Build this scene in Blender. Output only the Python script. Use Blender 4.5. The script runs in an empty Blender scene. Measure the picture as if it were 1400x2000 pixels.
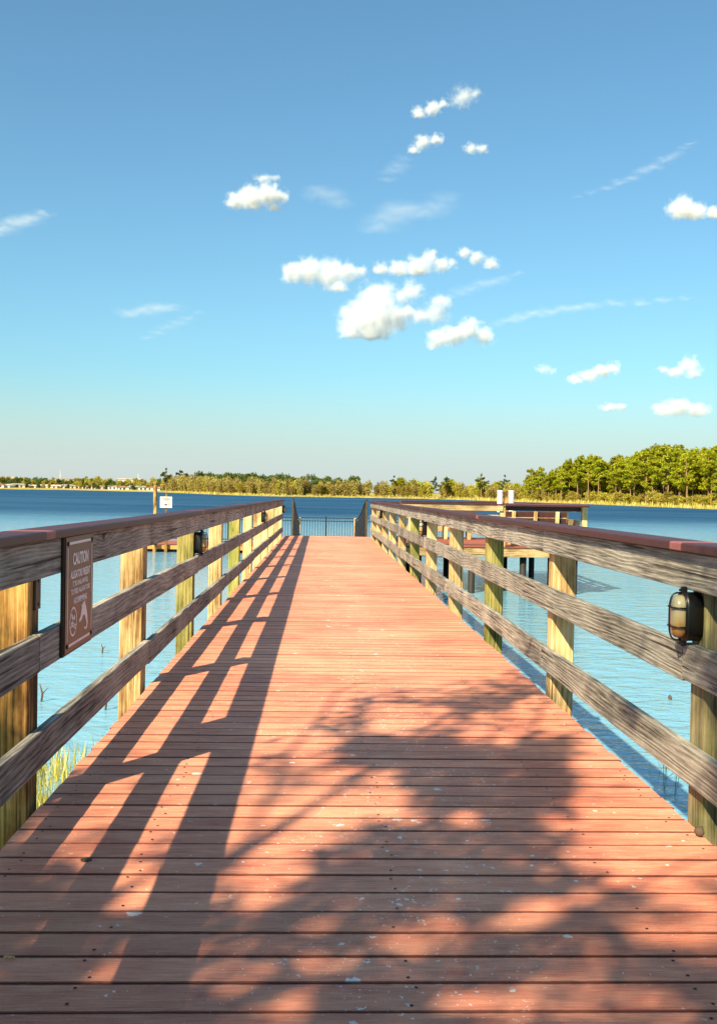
import bpy, bmesh, math, random
from mathutils import Vector, Matrix, noise as mnoise
S = bpy.context.scene
COL = S.collection
rnd = random.Random(7)

# ------------------------------------------------------------------ camera
F_PX, W_PX = 2016.1, 1400.0
YAW, PITCH, ROLL = math.radians(2.104), math.radians(1.108), math.radians(1.026)
CAM = Vector((-0.1757, 0.0, 1.194))
fw = Vector((math.sin(YAW) * math.cos(PITCH), math.cos(YAW) * math.cos(PITCH), -math.sin(PITCH)))
rt = fw.cross(Vector((0, 0, 1))).normalized(); up = rt.cross(fw)
rt, up = rt * math.cos(ROLL) + up * math.sin(ROLL), up * math.cos(ROLL) - rt * math.sin(ROLL)
cd = bpy.data.cameras.new('camera'); cam = bpy.data.objects.new('camera', cd); COL.objects.link(cam)
cd.sensor_fit = 'HORIZONTAL'; cd.sensor_width = 36.0; cd.lens = 36.0 * F_PX / W_PX
cd.clip_start = 0.05; cd.clip_end = 40000
cam.matrix_world = Matrix((( rt.x, up.x, -fw.x, CAM.x), (rt.y, up.y, -fw.y, CAM.y), (rt.z, up.z, -fw.z, CAM.z), (0, 0, 0, 1)))
S.camera = cam

# ------------------------------------------------------------------ sky, sun, exposure
LX, LY = 0.68, 0.99                                   # sunlight travels (LX, LY, -1)
SUN_EL = math.atan2(1.0, math.hypot(LX, LY)); SUN_AZ = math.atan2(-LX, -LY)   # azimuth from +Y towards +X
w = bpy.data.worlds.new('World'); S.world = w; w.use_nodes = True
wt = w.node_tree; wt.nodes.clear()
sky = wt.nodes.new('ShaderNodeTexSky'); sky.sky_type = 'NISHITA'; sky.sun_disc = False
sky.sun_elevation = SUN_EL; sky.sun_rotation = SUN_AZ
sky.altitude = 0; sky.air_density = 1.0; sky.dust_density = 1.6; sky.ozone_density = 1.0
hs = wt.nodes.new('ShaderNodeMix'); hs.data_type = 'RGBA'; hs.blend_type = 'MULTIPLY'; hs.inputs[0].default_value = 1.0; hs.inputs[7].default_value = (0.645, 0.99, 1.03, 1)
bg = wt.nodes.new('ShaderNodeBackground'); bg.inputs['Strength'].default_value = 0.083
wo = wt.nodes.new('ShaderNodeOutputWorld')
wt.links.new(sky.outputs[0], hs.inputs[6]); tcw = wt.nodes.new('ShaderNodeTexCoord'); spw = wt.nodes.new('ShaderNodeSeparateXYZ'); mrw = wt.nodes.new('ShaderNodeMapRange'); mrw.interpolation_type = 'SMOOTHSTEP'
for _i, _v in enumerate((0.0, 0.12, 0.75, 0.0)): mrw.inputs[_i + 1].default_value = _v
hz = wt.nodes.new('ShaderNodeMix'); hz.data_type = 'RGBA'; hz.inputs[7].default_value = (4.6, 4.95, 4.85, 1)      # grey haze along the whole horizon
wt.links.new(tcw.outputs['Generated'], spw.inputs[0]); wt.links.new(spw.outputs[2], mrw.inputs[0]); wt.links.new(mrw.outputs[0], hz.inputs[0])
wt.links.new(hs.outputs[2], hz.inputs[6]); wt.links.new(hz.outputs[2], bg.inputs[0]); wt.links.new(bg.outputs[0], wo.inputs[0])
sd = bpy.data.lights.new('sun', 'SUN'); sd.energy = 5.0; sd.angle = math.radians(0.53); sd.color = (1.0, 0.87, 0.58)
so = bpy.data.objects.new('sun', sd); COL.objects.link(so); so.location = (-20, -30, 40)
so.rotation_euler = Vector((LX, LY, -1)).to_track_quat('-Z', 'Y').to_euler()
vs = S.view_settings; vs.view_transform = 'Standard'; vs.look = 'None'; vs.gamma = 1.0; vs.use_curve_mapping = False; vs.exposure = 1.0
S.render.engine = 'CYCLES'
S.cycles.use_denoising = True
S.cycles.max_bounces = 8; S.cycles.diffuse_bounces = 3; S.cycles.glossy_bounces = 3
S.cycles.transmission_bounces = 4; S.cycles.transparent_max_bounces = 8; S.cycles.volume_bounces = 6
S.cycles.volume_max_steps = 128

# ------------------------------------------------------------------ helpers
def srgb(r, g, b):
    f = lambda c: (c / 255) / 12.92 if c <= 10 else (((c / 255) + 0.055) / 1.055) ** 2.4
    return (f(r), f(g), f(b), 1.0)

def ray(px, py):
    return fw + rt * ((px - 700) / F_PX) - up * ((py - 1000) / F_PX)
def at_y(px, py, Y):
    r = ray(px, py); return CAM + r * ((Y - CAM.y) / r.y)

class NT:
    def __init__(s, name, disp=False):
        s.m = bpy.data.materials.new(name); s.m.use_nodes = True
        s.t = s.m.node_tree; s.t.nodes.clear(); s.out = s.n('OutputMaterial')
    def n(s, typ, **kw):
        nd = s.t.nodes.new('ShaderNode' + typ)
        for k, v in kw.items(): setattr(nd, k, v)
        return nd
    def l(s, a, b): s.t.links.new(a, b)
    def put(s, sock, v):
        if hasattr(v, 'is_linked') or hasattr(v, 'links'): s.l(v, sock)
        else: sock.default_value = v
    def math(s, op, a, b=None, c=None, clamp=False):
        nd = s.n('Math', operation=op, use_clamp=clamp); s.put(nd.inputs[0], a)
        if b is not None: s.put(nd.inputs[1], b)
        if c is not None: s.put(nd.inputs[2], c)
        return nd.outputs[0]
    def vec(s, op, a, b=None, out=0):
        nd = s.n('VectorMath', operation=op); s.put(nd.inputs[0], a)
        if b is not None: s.put(nd.inputs['Scale'] if op == 'SCALE' else nd.inputs[1], b)
        return nd.outputs[out]
    def noise(s, v, scale, detail=3, rough=0.55, dist=0.0, col=False):
        nd = s.n('TexNoise'); s.put(nd.inputs['Vector'], v); nd.inputs['Scale'].default_value = scale
        nd.inputs['Detail'].default_value = detail; nd.inputs['Roughness'].default_value = rough; nd.inputs['Distortion'].default_value = dist
        return nd.outputs['Color' if col else 'Fac']
    def vor(s, v, scale, feat='F1', rand=1.0):
        nd = s.n('TexVoronoi', feature=feat); s.put(nd.inputs['Vector'], v); nd.inputs['Scale'].default_value = scale
        nd.inputs['Randomness'].default_value = rand
        return nd
    def ramp(s, f, stops):
        nd = s.n('ValToRGB'); s.put(nd.inputs[0], f); e = nd.color_ramp.elements
        while len(e) < len(stops): e.new(0.5)
        for el, (p, c) in zip(e, stops):
            el.position = p; el.color = c if len(c) == 4 else (*c, 1)
        return nd.outputs[0]
    def mr(s, v, a, b, c=0.0, d=1.0, smooth=False):
        nd = s.n('MapRange'); s.put(nd.inputs[0], v)
        if smooth: nd.interpolation_type = 'SMOOTHSTEP'
        for i, x in enumerate((a, b, c, d)): nd.inputs[i + 1].default_value = x
        return nd.outputs[0]
    def mix(s, f, a, b, mode='MIX'):
        nd = s.n('Mix', data_type='RGBA', blend_type=mode); s.put(nd.inputs[0], f); s.put(nd.inputs[6], a); s.put(nd.inputs[7], b)
        return nd.outputs[2]
    def bump(s, h, strength=0.3, dist=0.01, normal=None):
        nd = s.n('Bump'); nd.inputs['Strength'].default_value = strength; nd.inputs['Distance'].default_value = dist; s.put(nd.inputs['Height'], h)
        if normal is not None: s.l(normal, nd.inputs['Normal'])
        return nd.outputs[0]
    def bsdf(s, color, rough=0.7, spec=0.4, metal=0.0, normal=None, **kw):
        b = s.n('BsdfPrincipled'); s.put(b.inputs['Base Color'], color); s.put(b.inputs['Roughness'], rough)
        b.inputs['Specular IOR Level'].default_value = spec; b.inputs['Metallic'].default_value = metal
        if normal is not None: s.l(normal, b.inputs['Normal'])
        for k, v in kw.items(): s.put(b.inputs[k], v)
        s.l(b.outputs[0], s.out.inputs['Surface']); return b
    def objco(s, scale=None, spread=37.0):
        tc = s.n('TexCoord').outputs['Object']; oi = s.n('ObjectInfo').outputs['Random']
        v = s.vec('ADD', tc, s.vec('SCALE', (1.0, 0.73, 0.41), s.math('MULTIPLY', oi, spread)))
        if scale: v = s.vec('MULTIPLY', v, scale)
        return v, oi
    def pos(s): return s.n('NewGeometry').outputs['Position']

def prop(o, label=None, cat=None, group=None, kind=None):
    if label: o['label'] = label
    if cat: o['category'] = cat
    if group: o['group'] = group
    if kind: o['kind'] = kind
    return o
def obj(name, mesh, mat=None, parent=None, loc=None, rot=None):
    o = bpy.data.objects.new(name, mesh); COL.objects.link(o)
    if mat and mesh and not mesh.materials: mesh.materials.append(mat)
    if parent: o.parent = parent
    if loc is not None: o.location = loc
    if rot is not None: o.rotation_euler = rot
    return o
def thing(name, label, cat, loc=(0, 0, 0), rot=None, group=None, kind=None):
    return prop(obj(name, None, loc=loc, rot=rot), label, cat, group, kind)
def to_mesh(bm, name, smooth=False):
    me = bpy.data.meshes.new(name); bm.to_mesh(me); bm.free()
    if smooth: me.polygons.foreach_set('use_smooth', [True] * len(me.polygons))
    return me
def add_box(bm, c, d, bev=0.0, rot=None, jit=0.0):
    r = bmesh.ops.create_cube(bm, size=1.0); vs_ = r['verts']
    M = Matrix.Translation(c) @ (rot.to_4x4() if rot else Matrix()) @ Matrix.Diagonal((d[0], d[1], d[2], 1))
    bmesh.ops.transform(bm, matrix=M, verts=vs_)
    if jit:
        for v in vs_: v.co += Vector((rnd.uniform(-jit, jit), rnd.uniform(-jit, jit), rnd.uniform(-jit, jit)))
    if bev:
        es = list({e for v in vs_ for e in v.link_edges})
        bmesh.ops.bevel(bm, geom=es, offset=bev, segments=1, profile=0.5, affect='EDGES')
def box_mesh(name, d, bev=0.0, c=(0, 0, 0), jit=0.0):
    bm = bmesh.new(); add_box(bm, c, d, bev, jit=jit); return to_mesh(bm, name)
def add_tube(bm, pts, r, seg=6, cap=True, radii=None):
    pts = [Vector(p) for p in pts]; rings = []; prev = None
    for i, p in enumerate(pts):
        a = pts[max(i - 1, 0)]; b = pts[min(i + 1, len(pts) - 1)]; t = (b - a).normalized()
        u = t.orthogonal().normalized() if prev is None else (prev - t * prev.dot(t)).normalized()
        prev = u; v = t.cross(u); rr = radii[i] if radii else r
        rings.append([bm.verts.new(p + (u * math.cos(2 * math.pi * k / seg) + v * math.sin(2 * math.pi * k / seg)) * rr) for k in range(seg)])
    for A, B in zip(rings, rings[1:]):
        for k in range(seg): bm.faces.new((A[k], A[(k + 1) % seg], B[(k + 1) % seg], B[k]))
    if cap:
        bm.faces.new(rings[0][::-1]); bm.faces.new(rings[-1])
def add_poly(bm, pts):
    return bm.faces.new([bm.verts.new(p) for p in pts])

# ------------------------------------------------------------------ materials
def wood_mat(name, axis, dark, mid, light, freq=26.0, warp=5.0, contrast=1.0, green=0.0, rough=0.8, stain=0.35, bump=0.5, knots=0.5):
    t = NT(name)
    def stretch(k):
        st = [1.0, 1.0, 1.0]; st[axis] = k; return tuple(st)
    v, oi = t.objco()
    sx = t.n('SeparateXYZ'); t.l(v, sx.inputs[0]); comp = [sx.outputs[i] for i in range(3)]
    across = t.math('ADD', comp[(axis + 1) % 3], t.math('MULTIPLY', comp[(axis + 2) % 3], 0.8))
    kn = t.vor(t.vec('MULTIPLY', v, stretch(0.5)), 2.1)          # sparse knots bend the grain around them
    ks = t.n('SeparateColor'); t.l(kn.outputs['Color'], ks.inputs[0]); has = t.math('LESS_THAN', ks.outputs[0], knots)
    kd = kn.outputs['Distance']
    bend = t.math('MULTIPLY', t.mr(kd, 0.02, 0.34, 1.0, 0.0, True), has)
    wob = t.noise(t.vec('MULTIPLY', v, stretch(0.10)), 4.0, 3.0, 0.5)
    ring = t.math('ADD', t.math('MULTIPLY', across, freq), t.math('ADD', t.math('MULTIPLY', wob, warp), t.math('MULTIPLY', bend, 3.2)))
    sw = t.math('POWER', t.math('PINGPONG', ring, 1.0), 1.3)
    streak = t.noise(t.vec('MULTIPLY', v, stretch(0.03)), 130.0, 4.0, 0.75)
    blot = t.noise(t.vec('MULTIPLY', v, stretch(0.5)), 3.4, 5.0, 0.65)
    k = t.math('ADD', t.math('MULTIPLY', sw, 0.26 * contrast), t.math('MULTIPLY', streak, 0.85))
    k = t.math('ADD', k, t.math('MULTIPLY', t.math('SUBTRACT', blot, 0.5), stain * 2.0))
    c = t.ramp(k, [(0.24, dark), (0.52, mid), (0.95, light)])
    crack = t.mr(t.noise(t.vec('MULTIPLY', v, stretch(0.02)), 58.0, 2.0, 0.5), 0.31, 0.37)
    c = t.mix(t.math('MULTIPLY', t.math('SUBTRACT', 1.0, crack), 0.8), c, (dark[0] * .3, dark[1] * .3, dark[2] * .3, 1))
    kf = t.math('MULTIPLY', t.mr(kd, 0.025, 0.055, 0.8, 0.0, True), has)
    c = t.mix(kf, c, (dark[0] * .8, dark[1] * .55, dark[2] * .4, 1))
    if green:
        gz = t.noise(t.vec('MULTIPLY', v, stretch(0.12)), 8.0, 4.0, 0.6)
        c = t.mix(t.math('MULTIPLY', t.mr(gz, 0.42, 0.62, 0, 1, True), green), c, srgb(112, 122, 44))
    h = t.math('ADD', t.math('MULTIPLY', sw, 0.4), t.math('ADD', streak, t.math('MULTIPLY', crack, 1.2)))
    hv = t.n('HueSaturation'); t.l(c, hv.inputs['Color']); t.put(hv.inputs['Value'], t.mr(oi, 0, 1, 0.86, 1.14))
    t.bsdf(hv.outputs[0], rough, 0.25, normal=t.bump(h, bump, 0.006))
    return t.m

M = {}
M['rail'] = wood_mat('weathered_grey_rail_wood', 1, srgb(54, 49, 46), srgb(148, 140, 130), srgb(222, 213, 200), 95, 22, 0.6, bump=0.9, stain=0.34, knots=.65)
M['post'] = wood_mat('yellow_treated_pine', 2, srgb(122, 82, 44), srgb(208, 174, 122), srgb(242, 220, 176), 60, 12, 0.5, green=0.08, stain=0.6, knots=.45)
M['post_green'] = wood_mat('algae_green_pine', 2, srgb(80, 74, 32), srgb(166, 150, 86), srgb(216, 200, 140), 60, 12, 0.5, green=0.55, stain=0.6, knots=.45)
M['post_brown'] = wood_mat('stained_pine_post', 2, srgb(50, 32, 18), srgb(150, 106, 56), srgb(222, 182, 112), 60, 12, 0.7, green=0.1, stain=0.95, knots=.45)
M['post_grey'] = wood_mat('greyed_pine_post', 2, srgb(54, 47, 38), srgb(132, 116, 90), srgb(196, 178, 142), 60, 12, 0.6, green=0.3, stain=0.7, knots=.45)
M['beam'] = wood_mat('light_beam_wood', 0, srgb(104, 80, 50), srgb(178, 148, 104), srgb(218, 194, 152), 60, 12, 0.5, stain=0.6, knots=.45)

def deck_mat(name, base, base2, droppings=True, gloss=0.62):
    t = NT(name)
    v, oi = t.objco((0.06, 1, 1)); P = t.pos()
    fine = t.noise(v, 160.0, 2.0, 0.6)
    speck = t.noise(P, 420.0, 2.0, 0.7)
    blot = t.noise(t.vec('MULTIPLY', P, (0.35, 1.6, 1)), 9.0, 6.0, 0.72)
    big = t.noise(P, 0.9, 3.0, 0.5)
    k = t.math('ADD', t.math('MULTIPLY', fine, 0.40), t.math('ADD', t.math('MULTIPLY', speck, 0.45), t.math('MULTIPLY', blot, 0.60)))
    c = t.mix(t.mr(k, 0.52, 0.92), base, base2)
    c = t.mix(t.math('MULTIPLY', t.mr(big, 0.45, 0.7), 0.35), c, (base2[0] * 1.1, base2[1] * 1.2, base2[2] * 1.2, 1))
    dk = t.mr(t.noise(P, 2.3, 4.0, 0.7), 0.62, 0.74, 0.0, 0.35)
    c = t.mix(dk, c, (base[0] * .5, base[1] * .45, base[2] * .45, 1))
    sxp = t.n('SeparateXYZ'); t.l(P, sxp.inputs[0])
    if droppings:
        worn = t.math('MULTIPLY', t.mr(t.math('ABSOLUTE', t.math('SUBTRACT', sxp.outputs[0], 0.05)), 0.1, 0.8, 1.0, 0.0, True), t.mr(t.noise(t.vec('MULTIPLY', P, (2.2, 0.8, 1)), 1.6, 5.0, 0.65), 0.38, 0.66))
        c = t.mix(t.math('MULTIPLY', worn, 0.2), c, (min(1, base2[0] * 1.08), base2[1] * 1.3, base2[2] * 1.35, 1))
        wv = t.vec('ADD', P, t.vec('SCALE', t.noise(P, 60.0, 3.0, 0.6, col=True), 0.035))
        sx = t.n('SeparateXYZ'); t.l(P, sx.inputs[0])
        lane = t.math('MULTIPLY', t.mr(t.math('ABSOLUTE', t.math('SUBTRACT', sx.outputs[0], 0.12)), 0.12, 0.75, 1.0, 0.18, True), 1.0)
        clus = t.mr(t.noise(P, 2.6, 2.0, 0.5), 0.36, 0.66)
        def spots(scale, r, thr):
            vv = t.vor(wv, scale)
            sc = t.n('SeparateColor'); t.l(vv.outputs['Color'], sc.inputs[0])
            on = t.math('LESS_THAN', sc.outputs[0], t.math('MULTIPLY', t.math('MULTIPLY', lane, clus), thr))
            rad = t.math('MULTIPLY', t.math('POWER', sc.outputs[1], 2.0), r)
            return t.math('MULTIPLY', on, t.math('LESS_THAN', vv.outputs['Distance'], rad))
        sp = t.math('MAXIMUM', spots(46.0, 0.40, 0.30), t.math('MAXIMUM', spots(15.0, 0.34, 0.22), spots(110, 0.5, 0.30)))
        c = t.mix(t.math('MULTIPLY', sp, t.mr(t.noise(P, 300, 1), 0.3, 0.55, 0.55, 1.0)), c, srgb(236, 230, 226))
    oy = t.n('SeparateXYZ'); t.l(t.n('TexCoord').outputs['Object'], oy.inputs[0])
    c = t.mix(t.math('MULTIPLY', t.mr(t.math('ADD', t.math('ABSOLUTE', oy.outputs[1]), t.math('MULTIPLY', t.noise(P, 40.0, 3.0), 0.006)), 0.0635, 0.0690), 0.88), c, (base[0] * .22, base[1] * .2, base[2] * .2, 1))
    hv = t.n('HueSaturation'); t.l(c, hv.inputs['Color']); t.put(hv.inputs['Value'], t.mr(oi, 0, 1, 0.84, 1.1))
    h = t.math('ADD', fine, t.math('MULTIPLY', speck, 0.7))
    t.bsdf(hv.outputs[0], gloss, 0.35, normal=t.bump(h, 0.35, 0.003))
    return t.m
M['deck'] = deck_mat('red_brown_composite_decking', srgb(184, 84, 66), srgb(248, 170, 136))
M['cap'] = deck_mat('red_composite_cap_board', srgb(104, 48, 48), srgb(160, 96, 92), False, 0.5)
M['dock_deck'] = deck_mat('orange_red_dock_boards', srgb(140, 70, 52), srgb(172, 96, 74), False)

def plain(name, col, rough=0.6, metal=0.0, spec=0.4, var=0.25, scale=8.0, bump=0.1):
    t = NT(name); P = t.n('TexCoord').outputs['Object']
    nz = t.noise(P, scale, 4.0, 0.6)
    a = tuple(c * (1 - var) for c in col[:3]) + (1,); b = tuple(min(1, c * (1 + var)) for c in col[:3]) + (1,)
    t.bsdf(t.mix(t.mr(nz, 0.3, 0.7), a, b), rough, spec, metal, t.bump(nz, bump, 0.004)); return t.m
M['joist'] = plain('dark_joist_wood', srgb(96, 74, 52), 0.85)  # dark brown wood of joists and cross beams
M['black'] = plain('black_powder_coated_metal', srgb(26, 26, 28), 0.45, 0.0, 0.5)
M['lampblack'] = plain('black_cast_lamp_housing', srgb(16, 16, 18), 0.4, 0.2, 0.5)
M['brown_sign'] = plain('brown_sign_paint', srgb(78, 48, 32), 0.42, 0.0, 0.5, 0.08, 4, 0.02)
M['sign_frame'] = plain('dark_brown_sign_board', srgb(52, 36, 26), 0.6)
M['white_print'] = plain('pale_sign_print', srgb(246, 226, 222), 0.5, var=0.04)
M['white_paint'] = plain('white_paint', srgb(214, 210, 204), 0.5, var=0.05)
M['dark_print'] = plain('dark_sign_print', srgb(70, 30, 30), 0.5, var=0.1)
M['steel'] = plain('galvanised_steel', srgb(74, 66, 54), 0.6, 0.2, 0.4)
M['screw'] = plain('rusty_screw', srgb(36, 24, 20), 0.6, 0.3)
M['plate'] = plain('brown_steel_plate', srgb(80, 70, 60), 0.5, 0.5)
M['float'] = plain('dark_dock_float', srgb(40, 34, 30), 0.7)
M['fascia'] = plain('orange_dock_fascia_wood', srgb(206, 140, 74), 0.75, var=0.3, scale=5)
M['bench'] = plain('dark_brown_bench_board', srgb(70, 40, 34), 0.6, var=0.3)
def glass_mat():
    t = NT('aged_frosted_lamp_glass'); P = t.n('TexCoord').outputs['Object']
    sx = t.n('SeparateXYZ'); t.l(P, sx.inputs[0])
    f = t.math('ADD', t.mr(sx.outputs[2], 0.05, -0.07), t.math('MULTIPLY', t.math('SUBTRACT', t.noise(P, 22, 3), 0.5), 0.9))
    c = t.ramp(f, [(0.2, srgb(150, 142, 114)), (0.6, srgb(158, 134, 90)), (0.95, srgb(146, 104, 50))])
    t.bsdf(c, 0.28, 0.5, normal=t.bump(t.noise(P, 60, 2), 0.1, 0.002), **{'Subsurface Weight': 0.0, 'Coat Weight': 0.3}); return t.m
M['lampglass'] = glass_mat()

def water_mat():
    t = NT('lake_water'); P = t.pos()
    sx = t.n('SeparateXYZ'); t.l(P, sx.inputs[0])
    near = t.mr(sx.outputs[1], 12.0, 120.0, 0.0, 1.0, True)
    st = t.vec('MULTIPLY', P, (0.55, 1.0, 1.0))
    w1 = t.noise(st, 3.4, 4.0, 0.6, 0.5)
    w2 = t.noise(t.vec('MULTIPLY', P, (0.35, 1.0, 1.0)), 0.45, 3.0, 0.55, 0.4)
    w3 = t.noise(st, 7.0, 2.0, 0.5, 0.3)
    h = t.math('ADD', t.math('MULTIPLY', w1, 0.12), t.math('ADD', t.math('MULTIPLY', w2, t.mr(near, 0, 1, 0.07, 0.45)), t.math('MULTIPLY', w3, 0.03)))
    bn = t.bump(h, 0.5, 1.0)
    bn = t.vec('NORMALIZE', t.vec('ADD', bn, t.vec('SCALE', (0.0, -1.0, 0.0), t.math('MULTIPLY', t.mr(sx.outputs[1], 35.0, 130.0, 0.0, 0.5, True), t.mr(t.noise(t.vec('MULTIPLY', P, (0.09, 0.30, 1)), 1.0, 6.0, 0.7), 0.3, 0.7, 0.35, 1.5)))))
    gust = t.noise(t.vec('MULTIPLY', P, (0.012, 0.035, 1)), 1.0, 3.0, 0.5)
    c_near = srgb(118, 168, 192); c_far = srgb(20, 54, 88)  # body colour includes sky reflection: pale inshore, dark blue far out
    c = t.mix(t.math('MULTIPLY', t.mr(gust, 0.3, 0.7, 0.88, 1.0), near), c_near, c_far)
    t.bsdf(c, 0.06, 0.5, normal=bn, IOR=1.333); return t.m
M['water'] = water_mat()

def ground_mat(name, a, b, sc=3.0):
    t = NT(name); P = t.pos(); n1 = t.noise(P, sc, 5.0, 0.65)
    t.bsdf(t.mix(t.mr(n1, 0.35, 0.65), a, b), 0.95, 0.15, normal=t.bump(n1, 0.6, 0.05)); return t.m
M['ground'] = ground_mat('sandy_grass_bank', srgb(120, 104, 66), srgb(92, 100, 48))
M['shore'] = ground_mat('dry_grass_shore', srgb(186, 160, 92), srgb(138, 130, 58), 0.3)

def leaf_mat(name, a, b, c, trans=0.35):
    t = NT(name); oi = t.n('ObjectInfo').outputs['Random']; P = t.pos()
    n1 = t.noise(P, 0.55, 3.0, 0.6); g = t.n('NewGeometry').outputs['Random Per Island']
    k = t.math('ADD', t.math('MULTIPLY', n1, 0.5), t.math('MULTIPLY', g, 0.5))
    col = t.ramp(k, [(0.2, a), (0.5, b), (0.8, c)])
    hv = t.n('HueSaturation'); t.l(col, hv.inputs['Color']); t.put(hv.inputs['Value'], t.mr(oi, 0, 1, 0.75, 1.25)); t.put(hv.inputs['Hue'], t.mr(oi, 0, 1, 0.488, 0.512))
    d = t.n('BsdfDiffuse'); t.l(hv.outputs[0], d.inputs[0]); tr = t.n('BsdfTranslucent'); t.l(hv.outputs[0], tr.inputs[0])
    mx = t.n('MixShader'); mx.inputs[0].default_value = trans; t.l(d.outputs[0], mx.inputs[1]); t.l(tr.outputs[0], mx.inputs[2])
    t.l(mx.outputs[0], t.out.inputs['Surface']); return t.m
M['pine_leaf'] = leaf_mat('pine_needles', srgb(92, 104, 20), srgb(156, 158, 36), srgb(204, 192, 64))
M['dark_leaf'] = leaf_mat('dark_green_leaves', srgb(60, 74, 34), srgb(92, 104, 50), srgb(122, 130, 70))
M['bush_leaf'] = leaf_mat('yellow_green_bush_leaves', srgb(128, 122, 40), srgb(170, 156, 66), srgb(200, 180, 92))
M['tan_leaf'] = leaf_mat('dry_tan_brush', srgb(128, 116, 58), srgb(164, 146, 80), srgb(190, 170, 104))
M['oak_leaf'] = leaf_mat('oak_leaves', srgb(52, 74, 26), srgb(84, 108, 38), srgb(112, 134, 56))
M['reed'] = leaf_mat('yellow_reed_blades', srgb(150, 138, 56), srgb(196, 176, 84), srgb(214, 200, 130), 0.3)
M['trunk'] = plain('pine_bark', srgb(150, 118, 84), 0.9, var=0.3, scale=3)
M['oakbark'] = plain('oak_bark', srgb(84, 70, 56), 0.9, var=0.3, scale=6)

# ------------------------------------------------------------------ water, banks and far shore
WZ = -1.2
SL = 0.0029                                            # the pier drops 2.9 mm per metre towards the lake
zd = lambda y: -SL * y
bm = bmesh.new(); add_poly(bm, [(-6000, -6000, WZ), (6000, -6000, WZ), (6000, 6000, WZ), (-6000, 6000, WZ)])
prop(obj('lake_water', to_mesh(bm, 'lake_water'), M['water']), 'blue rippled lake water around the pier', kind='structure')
bm = bmesh.new(); add_poly(bm, [(-9000, -9000, -4), (9000, -9000, -4), (9000, 9000, -4), (-9000, 9000, -4)])
prop(obj('lake_bed', to_mesh(bm, 'lake_bed'), M['ground']), 'sandy bed under the lake', kind='structure')

def near_bank():
    bm = bmesh.new(); nx, ny = 90, 36; g = []
    for j in range(ny + 1):
        row = []
        for i in range(nx + 1):
            X = -90 + 180 * i / nx; Y = 9.5 - 70 * (j / ny) ** 1.6
            nn = mnoise.noise(Vector((X * 0.15, Y * 0.2, 3)))
            e = 6.2 + 1.6 * mnoise.noise(Vector((X * 0.21, 0.3, 8))) + 0.012 * X * X * 0.05
            z = WZ - 0.25 + 0.25 * max(0, min(1, (9.5 - Y) / (9.5 - e))) + (0.19 * (e - Y) if Y < e else 0)
            z = min(z, -0.32) + 0.05 * nn
            row.append(bm.verts.new((X, Y, z)))
        g.append(row)
    for j in range(ny):
        for i in range(nx): bm.faces.new((g[j][i], g[j + 1][i], g[j + 1][i + 1], g[j][i + 1]))
    return to_mesh(bm, 'near_bank', True)
prop(obj('lake_bank', near_bank(), M['ground']), 'grassy bank where the pier begins', kind='structure')

SHORE = [(-1600, -400), (-1150, 300), (-800, 620), (-500, 760), (-229, 747), (-195, 800), (-150, 740), (-109, 678), (-60, 520), (-30, 440), (-12, 425), (16, 436), (47, 425), (58, 390), (65.4, 352), (73, 330), (78.5, 312), (81, 285), (83, 262), (85, 240), (87, 221), (100, 180), (130, 130), (190, 70), (300, -40), (500, -200)]
def catmull(P, n=6):
    o = []
    for i in range(len(P) - 1):
        p0, p1, p2, p3 = (Vector(P[max(0, min(len(P) - 1, i + k))]) for k in (-1, 0, 1, 2))
        for k in range(n):
            t = k / n
            o.append(0.5 * (2 * p1 + (p2 - p0) * t + (2 * p0 - 5 * p1 + 4 * p2 - p3) * t * t + (3 * p1 - p0 - 3 * p2 + p3) * t ** 3))
    o.append(Vector(P[-1])); return o
SP = catmull(SHORE)
SN = []                                                # outward normal (away from the lake)
for i, p in enumerate(SP):
    d = (SP[min(i + 1, len(SP) - 1)] - SP[max(i - 1, 0)]).normalized(); SN.append(Vector((-d.y, d.x)))
def far_land():
    bm = bmesh.new(); offs = [(-6, -1.0), (0, 0.02), (2.5, 0.35), (8, 0.6), (25, 1.0), (70, 1.8), (200, 2.0), (800, 2.0), (4000, 2.0)]
    g = []
    c0 = Vector((0, 300))
    for p, n in zip(SP, SN):
        row = []
        for k, (o, z) in enumerate(offs):
            n2 = n if o < 30 else (n * 0.35 + (p - c0).normalized() * 0.65).normalized()
            jit = 0.8 * mnoise.noise(Vector((p.x * 0.07, p.y * 0.07, 1.0))) if k in (1, 2) else 0
            q = p + n2 * (o + jit); row.append(bm.verts.new((q.x, q.y, WZ + z + (0.15 * rnd.random() if 1 < k < 6 else 0))))
        g.append(row)
    for a, b in zip(g, g[1:]):
        for k in range(len(offs) - 1): bm.faces.new((a[k], b[k], b[k + 1], a[k + 1]))
    bmesh.ops.recalc_face_normals(bm, faces=bm.faces)
    me = to_mesh(bm, 'far_shore', True); return me
prop(obj('far_shore_land', far_land(), M['shore']), 'grassy land along the far shore', kind='structure')

# ------------------------------------------------------------------ pier deck
P_C = 3.89; P_S = 2.5                               # post centres along the pier
DECK_END = 29.6; DECK_START = -1.7; HW = 1.212
pier = thing('pier_deck', 'long red brown plank walkway of the pier running out over the lake', 'pier')
def plank_mesh(i, L=HW * 2, wd=0.1362):
    bm = bmesh.new(); r = random.Random(i)
    add_box(bm, (0, 0, -0.0125), (L, wd, 0.025), 0.0016)
    return to_mesh(bm, 'plank')
pm = [plank_mesh(i) for i in range(6)]
PITCHB = 0.143; n_pl = int((DECK_END - DECK_START) / PITCHB)
screws = bmesh.new()
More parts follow.
